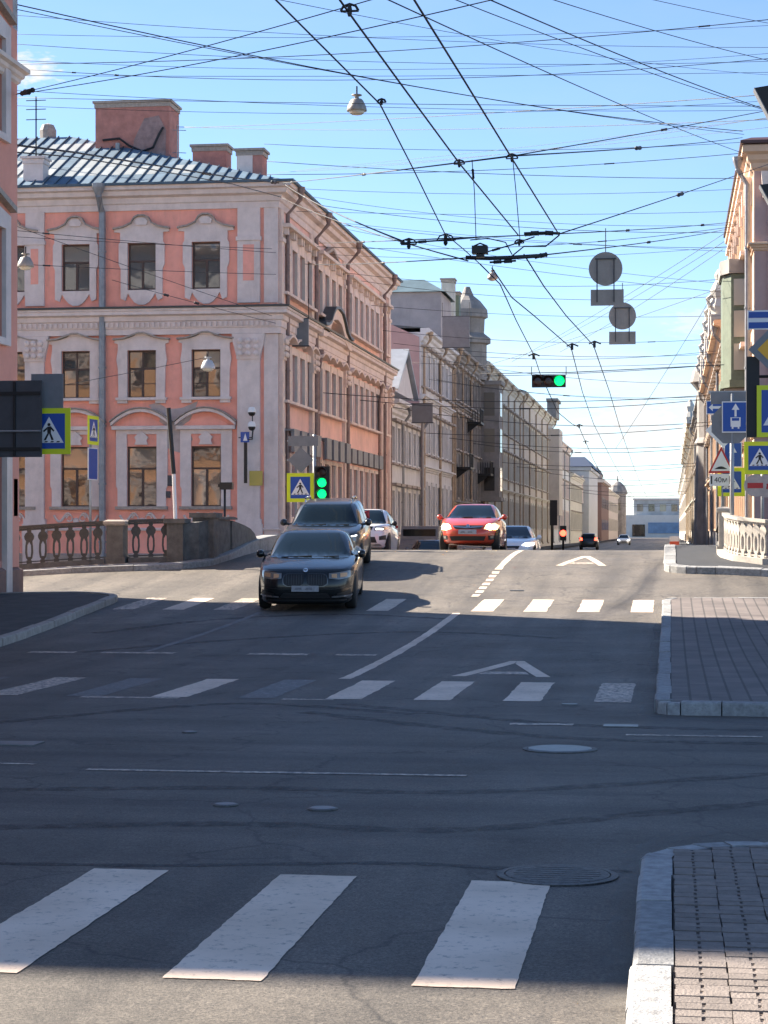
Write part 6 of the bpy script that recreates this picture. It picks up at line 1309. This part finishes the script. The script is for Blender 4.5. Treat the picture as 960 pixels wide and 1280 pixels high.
# hanging grey service boxes by the left row
for px0, py0, px1, py1, d, lb in ((357, 399, 386, 432, 78, 'flat grey panel hung by the pink house string course'), (553, 396, 587, 434, 112, 'large grey panel hung in front of the dark stone house'), (515, 505, 541, 528, 100, 'small grey panel on a thin post by the low grey house')):
    c = W((px0 + px1) / 2, (py0 + py1) / 2, d); rt = empty('blank_sign', lb, 'sign', c); k = d / FPX; hw, hh = (px1 - px0) / 2 * k, (py1 - py0) / 2 * k
    MB().box(-hw, -.06, -hh, hw, .06, hh).build('panel', SIGNB, rt)
    MB().box(-hw - .03, -.065, hh, hw + .03, .065, hh + .04).box(-hw - .03, -.065, -hh - .04, hw + .03, .065, -hh).build('frame', SIGND, rt)
    if d == 100: MB().tube([(0, .1, -c.z), (0, .1, hh)], .08, 8).build('pole', PIPE, rt)
    else: MB().tube([(-hw, 0, hh), (-hw, 0, hh + .8)], .015, 4).build('hanger', WIREM, rt); MB().tube([(hw, 0, hh), (hw, 0, hh + .8)], .015, 4).build('hanger', WIREM, rt)
# hanging bell lamps
def bell(px, py, d, r, lb, m=None):
    c = W(px, py, d); rt = empty('hanging_lamp', lb, 'street lamp', c, group='bell lamps hung on wires')
    MB().lathe([(r * .98, -r * .55), (r, -r * .5), (r * .92, -r * .1), (r * .62, r * .5), (r * .5, r * .62), (r * .22, r * .66), (r * .2, r * .95), (r * .5, r * .98), (r * .5, r * 1.06), (r * .1, r * 1.1)], 18).build('shade', m or mat('lamp_shade_grey', (.30, .28, .26), .5, metal=.2, var=.2, scale=8), rt, smooth=True)
    MB().lathe([(.02, -r * .95), (r * .55, -r * .85), (r * .85, -r * .56)], 16).build('diffuser', mat('lamp_diffuser', (.62, .57, .48), .3), rt, smooth=True)
    MB().tube([(0, 0, r * 1.05), (0, 0, r * 1.9)], .02, 5).build('hanger', WIREM, rt)
bell(446, 132, 47, .24, 'bell shaped street lamp hung high over the junction'); bell(615.5, 345, 94, .25, 'small bell lamp hung below the wire junction in mid street')
bell(32, 328, 60, .25, 'bell lamp hung beside the salmon building'); bell(260, 456, 66, .24, 'pale bell lamp hung before the right middle window of the pink house', mat('lamp_shade_pale', (.45, .47, .50), .4))

# ================================================================ overhead wires
ORD = ['first', 'second', 'third', 'fourth', 'fifth', 'sixth', 'seventh', 'eighth', 'ninth', 'tenth', 'eleventh', 'twelfth', 'thirteenth', 'fourteenth']
def wire(label, pts, rad, group, sag=0.0, ins=(), name='span_wire', cat='wire', grp=True):
    P_ = [Vector(p) for p in pts]; out = []
    if len(P_) == 2:
        n = 14
        for i in range(n + 1):
            t = i / n; v = P_[0].lerp(P_[1], t); v.z -= sag * 4 * t * (1 - t); out.append(v)
    else: out = P_
    o0 = out[0].copy(); ob = MB().tube([v - o0 for v in out], rad * .88, 5).build(name, WIREM, None, o0, smooth=True)
    tag(ob, label, cat, group)
    tot = [0]
    for a, b in zip(out[:-1], out[1:]): tot.append(tot[-1] + (b - a).length)
    for t, L_, r_ in ins:
        s = t * tot[-1]; i = max(0, min(len(out) - 2, next((k for k in range(len(tot) - 1) if tot[k + 1] >= s), len(out) - 2)))
        dirv = (out[i + 1] - out[i]).normalized(); c = out[i] + dirv * (s - tot[i]) - o0
        MB().tube([c - dirv * L_ / 2, c - dirv * L_ * .4, c - dirv * L_ * .35, c + dirv * L_ * .35, c + dirv * L_ * .4, c + dirv * L_ / 2], [r_ * .5, r_, r_ * .8, r_ * .8, r_, r_ * .5], 7).build('insulator', WIREM, ob)
    return ob
GC = 'trolleybus contact wires'; GS = 'span wires across the junction'; GT = 'thin spans across the street'
cz = 5.9
def cw(label, pts, rad): wire(label, [WZ(x, y, cz) for x, y in pts], rad, GC, name='contact_wire')
cw('left contact wire dropping past the high bell lamp', [(318, -28), (345, 0), (410, 65), (475, 130), (515, 208), (556, 292), (580, 312), (600, 330)], .009)
cw('middle contact wire running down to the wire junction', [(400, -34), (425, 0), (445, 28), (510, 117), (575, 205), (648, 294)], .011)
cw('right contact wire running down to the wire junction', [(500, -30), (518, 0), (580, 100), (640, 198), (698, 292)], .011)
cw('contact wire leaving the junction down the bus lane, right of the pair', [(655, 318), (680, 358), (708, 395), (742, 432), (762, 490), (775, 535), (790, 578), (800, 603), (809, 622)], .013)
cw('contact wire leaving the junction down the bus lane, left of the pair', [(615, 335), (640, 372), (668, 395), (714, 435), (728, 490), (742, 530), (765, 575), (783, 608), (797, 628)], .013)
cw('contact wire over the left lanes leading to the hanging green signal', [(600, 330), (625, 355), (645, 400), (668, 445), (676, 470)], .012)
cw('contact wire over the left lanes beyond the hanging green signal', [(683, 484), (697, 515), (715, 530), (724, 534), (733, 555), (742, 575), (755, 598)], .016)
def sp(label, x0, y0, d0, x1, y1, d1, rad=.008, sag=.12, ins=(), g=GS): wire(label, [W(x0, y0, d0), W(x1, y1, d1)], rad, g, sag, ins)
# wires from the salmon building
sp('wire rising from the salmon building insulator to the top edge, upper of two', 22, 117, 43, 470, -2, 30, .010, .05, ((.045, .55, .06),))
sp('wire rising from the salmon building insulator to the top edge, lower of two', 20, 118, 43, 640, -6, 27, .010, .1, ((.03, .5, .055),))
sp('long heavy wire falling from the salmon building top to the peach house roof', 22, 6, 43, 928, 164, 72, .016, .35)
sp('thinner wire beside the long heavy one', 22, 12, 43, 930, 168, 72, .011, .25)
sp('gently rising wire below the small cloud', 22, 80, 44, 985, 22, 40, .010, .2, ((.9, .25, .02),))
sp('thin wire from the salmon building rising to the right edge', 22, 86, 44, 985, 71, 40, .008, .35, ((.08, .1, .02), (.14, .1, .02)))
sp('level thin wire over the big chimney', 22, 122, 46, 1012, 132.7, 41.7, .008, .05)
sp('thin wire from the big chimney rising right', 220, 160, 80, 1012, 114.4, 43.1, .011, .1)
sp('lower thin wire from the big chimney', 220, 158, 80, 1012, 147.2, 43.1, .009, .2)
sp('thin wire crossing low over the chimneys', 330, 180, 70, 925, 178, 72, .010, .25)
sp('steep diagonal wire at top right, left of three', 475, -5, 26, 930, 192, 70, .011, .1)
sp('steep diagonal wire at top right, middle of three', 560, -4, 26, 1012, 153.3, 47, .008, .1)
sp('heavier diagonal wire at top right', 606, -3, 26, 1012, 154, 47.2, .011, .1)
sp('steep diagonal wire nearest the top right corner', 680, -4, 25, 990, 82, 36, .007, .05)
sp('faint wire at the top edge falling right', 800, -4, 30, 990, 34, 36, .006, .02)
sp('faint wire from the top edge to the right, long', 330, -4, 30, 985, 95, 60, .006, .2)
# heavy feeder over the pink roof
wire('thick black feeder cable drooping across the pink house roof', [W(-8, 178, 43), W(90, 190, 49), W(190, 206, 57), W(290, 222, 66), W(352, 229, 75)], .028, None, name='feeder_cable', cat='cable', ins=((.62, 1.0, .06), (.95, .7, .07)))
wire('second black feeder cable just below the thick one', [W(-8, 188, 43), W(90, 196, 49), W(190, 212, 57), W(290, 230, 66), W(350, 246, 75)], .018, None, name='feeder_cable', cat='cable')
sp('taut span wire from the pink house corner to the upper fittings', 352, 229, 75, 640, 195, 25.5, .014, .02, ((.12, .9, .035), (.62, .45, .035)))
sp('span wire from the upper fittings to the peach house, upper of two', 640, 195, 25.5, 1012, 127.7, 47.3, .009, .02, ((.36, .4, .025),))
sp('span wire from the upper fittings to the peach house, lower of two', 640, 195, 25.5, 928, 172, 72, .012, .05, ((.30, .75, .045),))
sp('drooping black cable from the pink house corner to the junction, upper', 355, 230, 75, 505, 302, 29, .016, .1, ((.35, .9, .035),))
sp('drooping black cable from the pink house corner to the junction, lower', 350, 246, 75, 585, 326, 29, .013, .12)
sp('span wire through the junction fittings, left half', 396, 304, 83, 560, 298, 28, .011, .01, ((.62, .6, .03),))
sp('span wire through the junction fittings, right half', 560, 298, 28, 912, 278, 74, .012, .05, ((.13, .5, .022), (.40, .45, .03), (.78, .6, .045)))
sp('lower junction span, right half', 668, 320, 28.5, 906, 287, 76, .012, .05, ((.02, .3, .03), (.36, .5, .035)))
sp('lower junction span, left half', 380, 330, 80.5, 588, 322, 28.5, .011, .05, ((.72, .3, .03),))
sp('wire climbing from the junction to the peach house cornice', 700, 292, 28, 975, 200, 60, .011, .02, ((.36, .6, .045),))
wire('heavy junction bar carrying the switch box', [W(582, 322, 28.5), W(612, 323, 28.5), W(640, 322, 28.5), W(672, 320, 28.5)], .035, None, name='junction_bar', cat='trolley fitting')
for i, (px, py, L_, lb) in enumerate(((600, 313, .26, 'black switch box hung on the wire junction'), (511, 304, .22, 'left arched trolley wire fitting at the junction'), (557, 299, .24, 'middle arched trolley wire fitting at the junction'), (640, 197, .15, 'right fitting on the upper span wire'), (574, 204, .14, 'left fitting on the upper span wire'), (437, 12, .14, 'dark fitting at the top edge on the middle contact wire'), (649, 303, .13, 'small frog fitting right of the switch box'), (477, 127, .08, 'small clamp on the left contact wire beside the bell lamp'))):
    d = 28.2 if py > 290 else (25.5 if py > 150 else (15.7 if py < 50 else 19)); c = W(px, py, d); o = empty('wire_fitting', lb, 'trolley fitting', c)
    if i == 0: MB().box(-.11, -.08, -.05, .11, .08, .06).build('box', DARKM, o); MB().tube([(-.09, 0, .06), (.0, 0, .10), (.10, 0, .06)], .012, 5).build('handle', DARKM, o); MB().box(-.05, -.05, -.10, .06, .05, -.061).build('clamp', DARKM, o)
    else:
        f_ = L_ / .26
        MB().tube([(-L_ / 2, 0, -.01), (-L_ * .35, 0, .05 * f_), (0, 0, .08 * f_), (L_ * .35, 0, .05 * f_), (L_ / 2, 0, -.01)], .011, 5).build('arch', DARKM, o)
        MB().box(-L_ * .5, -.02, -.03 * f_, L_ * .5, .02, -.008).build('shoe', DARKM, o); MB().lathe([(.012, -.10 * f_), (.035 * f_, -.06 * f_), (.02, 0), (.03 * f_, .04 * f_), (.012, .08 * f_)], 8).build('hanger_bolt', DARKM, o)
wire('vertical tie from the upper span to the junction, left', [W(590, 200, 26), W(593, 240, 26.5), W(595, 300, 28)], .007, None, name='tie_wire', ins=((.12, .18, .02),)); wire('vertical tie from the upper span to the junction, right', [W(641, 200, 26), W(645, 240, 26.5), W(650, 300, 28)], .007, None, name='tie_wire')
wire('short curved jumper between the junction bars', [W(640, 320, 28.5), W(655, 308, 28.5), W(682, 308, 28.4), W(699, 294, 28)], .012, None, name='jumper_wire')
wire('curved jumper left of the junction', [W(588, 300, 28), W(610, 298, 28.2), W(632, 303, 28.4), W(640, 318, 28.5)], .010, None, name='jumper_wire')
for k_, (lb, pts_, r_) in enumerate((('thin dark rod left of the switch box', ((500, 304, 28), (545, 301, 28), (592, 297, 28.1)), .014), ('short insulated rod right of the junction', ((655, 292, 28), (682, 291, 28), (700, 292, 28)), .024), ('slanted rod between the two junction bars', ((598, 318, 28.4), (640, 306, 28.3), (668, 296, 28.1)), .012), ('insulated rod at the right foot of the junction bar', ((668, 321, 28.5), (684, 318, 28.6)), .022), ('short clamp rod under the switch box', ((612, 328, 28.5), (645, 326, 28.5)), .018))):
    wire(lb, [W(*q_) for q_ in pts_] if len(pts_) > 2 else [W(*pts_[0]), W(*pts_[0]).lerp(W(*pts_[1]), .5), W(*pts_[1])], r_, None, name='junction_rod', cat='trolley fitting', ins=((.3, .12, r_ * 1.8), (.7, .12, r_ * 1.8)))
# wires in front of the pink house
for x0, y0, x1, y1, d, lb in ((18, 288, 345, 316, 60, 'upper wire crossing the pink house front'), (18, 282, 340, 395, 60, 'diagonal wire falling across the top windows of the pink house'), (20, 330, 345, 343, 62, 'level wire crossing the top windows of the pink house'), (18, 492, 262, 446, 62, 'wire holding the pale bell lamp before the pink house'), (140, 350, 345, 404, 64, 'short diagonal wire below the top windows of the pink house'), (20, 296, 340, 311, 66, 'thin wire just above the top windows of the pink house')):
    sp(lb, x0, y0, d, x1, y1, 73.8, .011, .03, ((.1, .35, .03),) if y0 in (288, 330) else (((.3, .25, .05), (.48, .25, .05)) if y0 == 350 else ()))
# long thin wires behind the junction
rw = random.Random(21)
for i in range(22):
    # fixed to the roofs first, then to the two facades further down the street
    if i < 9: a = Vector((-15.2 - .5 * (i % 3), 74.6 + 2.6 * i, 15.2 + rw.uniform(0, 1.2))); b_ = Vector((2.7, 76 + 2.2 * i, 15.8 - .35 * i + rw.uniform(-.5, .5)))
    else: a = Vector((-14.3, 76 + 3.9 * (i - 9), 14.2 - .25 * (i - 9) + rw.uniform(-.8, .4))); b_ = Vector((2.6, 80 + 3.5 * (i - 9), 14.5 - .4 * (i - 9) + rw.uniform(-.8, .8)))
    wire(f'thin wire from the left roofs to the right row, {ORD[i]} from the pink house corner' if i < 9 else f'thin wire from the left facades to the right row, {ORD[i - 9]} from the pink house corner', [a, b_], rw.choice((.010, .012, .014)), GT, rw.uniform(.1, .5), ((rw.uniform(.3, .8), .4, .03),) if i % 5 == 0 else ())
for i, yy in enumerate((82, 92, 103, 116, 130, 146, 165, 188, 212, 245, 280, 330, 390, 450)):
    wire(f'span wire sagging across the far street, {ORD[i]} beyond the bridge', [Vector((-14.3, yy, 7.6 + (i % 3) * .35)), Vector((2.3, yy + 1.5, 7.5 + (i % 2) * .5))], .012 + yy * .00007, 'far street spans', .35 + .1 * (i % 3), ((.46, .5, .03 + yy * .0001),) if i % 2 else ())
for i, (x0, y0, x1, y1) in enumerate(((905, 292, 640, 452), (905, 302, 690, 428), (903, 312, 700, 440), (900, 360, 560, 470), (905, 345, 770, 560))):
    wire(f'thin wire fanning down left from the green bay window, {ORD[i]} from its top', [W(x0, y0, 76), W(x1, y1, 118)], .012, 'wires fanning from the bay window', .15)
wire('span wire carrying the hanging green signal', [W(600, 467, 58), W(712, 465.5, 58), W(905, 456, 60)], .014, None)
wire('second thin wire above the hanging green signal', [W(605, 470, 58), W(870, 458, 62)], .010, None, .05)
for i in [0, 2, 3, 5, 6, 8, 9, 11, 13, 15]:
    y0, y1 = 20 + 12 * i + rw.uniform(-5, 5), 30 + 11 * i + rw.uniform(-40, 30); d0, d1 = 44 + rw.uniform(0, 3), 46 + rw.uniform(0, 8)
    if i < 10: a, b_ = W(20, y0, 43.4), W(1010, y1, d1)
    else: a, b_ = Vector((-15.2, 75.5 + 1.5 * (i - 10), 15.3 + .3 * (i - 9))), W(1010, y1 - 20, 50)
    wire(f'faint wire across the whole sky, {ORD[(0, 2, 3, 5, 6, 8, 9).index(i)]} down the salmon building' if i < 10 else f'faint wire from the pink house roof to the right edge, {ORD[(i - 11) // 2]} from the corner', [a, b_], rw.choice((.006, .007)), 'faint wires over the junction', rw.uniform(.05, .35))
# small trolley hangers far away
for i, (px, py) in enumerate(((667, 446), (715, 434), (743, 431), (724, 533), (732, 553))):
    d = (cz - EYE) * FPX / (HZ - py); o = empty('wire_hanger', ('small clamp on the wire just above the hanging green signal', 'small clamp on the left bus lane wire', 'small clamp on the right bus lane wire', 'upper of two small clamps below right of the hanging green signal', 'lower of two small clamps below right of the hanging green signal')[i], 'trolley fitting', W(px, py, d), group='far wire hangers')
    MB().tube([(-.12, 0, .02), (0, 0, .08), (.14, 0, .02)], .018, 5).build('arch', DARKM, o); MB().box(-.03, -.03, -.06, .03, .03, .08).build('clamp', DARKM, o)

# tall lamp standard just outside the right edge; its two wedge heads reach into the picture
pl = W(985, HZ, 37.5); pl.z = G(pl.x, pl.y) + .13; rt = empty('lamp_standard', 'dark wedge shaped floodlight heads at the upper right picture edge', 'street lamp', pl)
zz = lambda py: EYE + (HZ - py) / FPX * 37.5 - pl.z; xx = lambda px: (px - 985) / FPX * 37.5
MB().tube([(0, .25, -.1), (0, .25, zz(80))], .07, 8).build('pole', DARKM, rt, smooth=True)
for a_, b2, c_, d_, t_ in ((943.5, 111, 966, 150, 107), (950.5, 232, 966, 256, 230)):
    h_ = MB().prism([(xx(a_), zz(b2)), (xx(c_ + 6), zz(t_)), (xx(c_ + 6), zz(d_ + 8)), (xx(c_), zz(d_ + 5))], -.18, .18).build('floodlight_head', DARKM, rt)
    MB().prism([(xx(a_ - 1), zz(b2)), (xx(a_), zz(b2)), (xx(c_), zz(d_ + 5)), (xx(c_ - 1), zz(d_ + 6))], -.2, .2).build('head_rim', SIGNB, h_); MB().tube([(0, .25, zz(d_ - 8)), (xx(c_), 0, zz(d_ - 8))], .03, 6).build('arm', DARKM, rt)
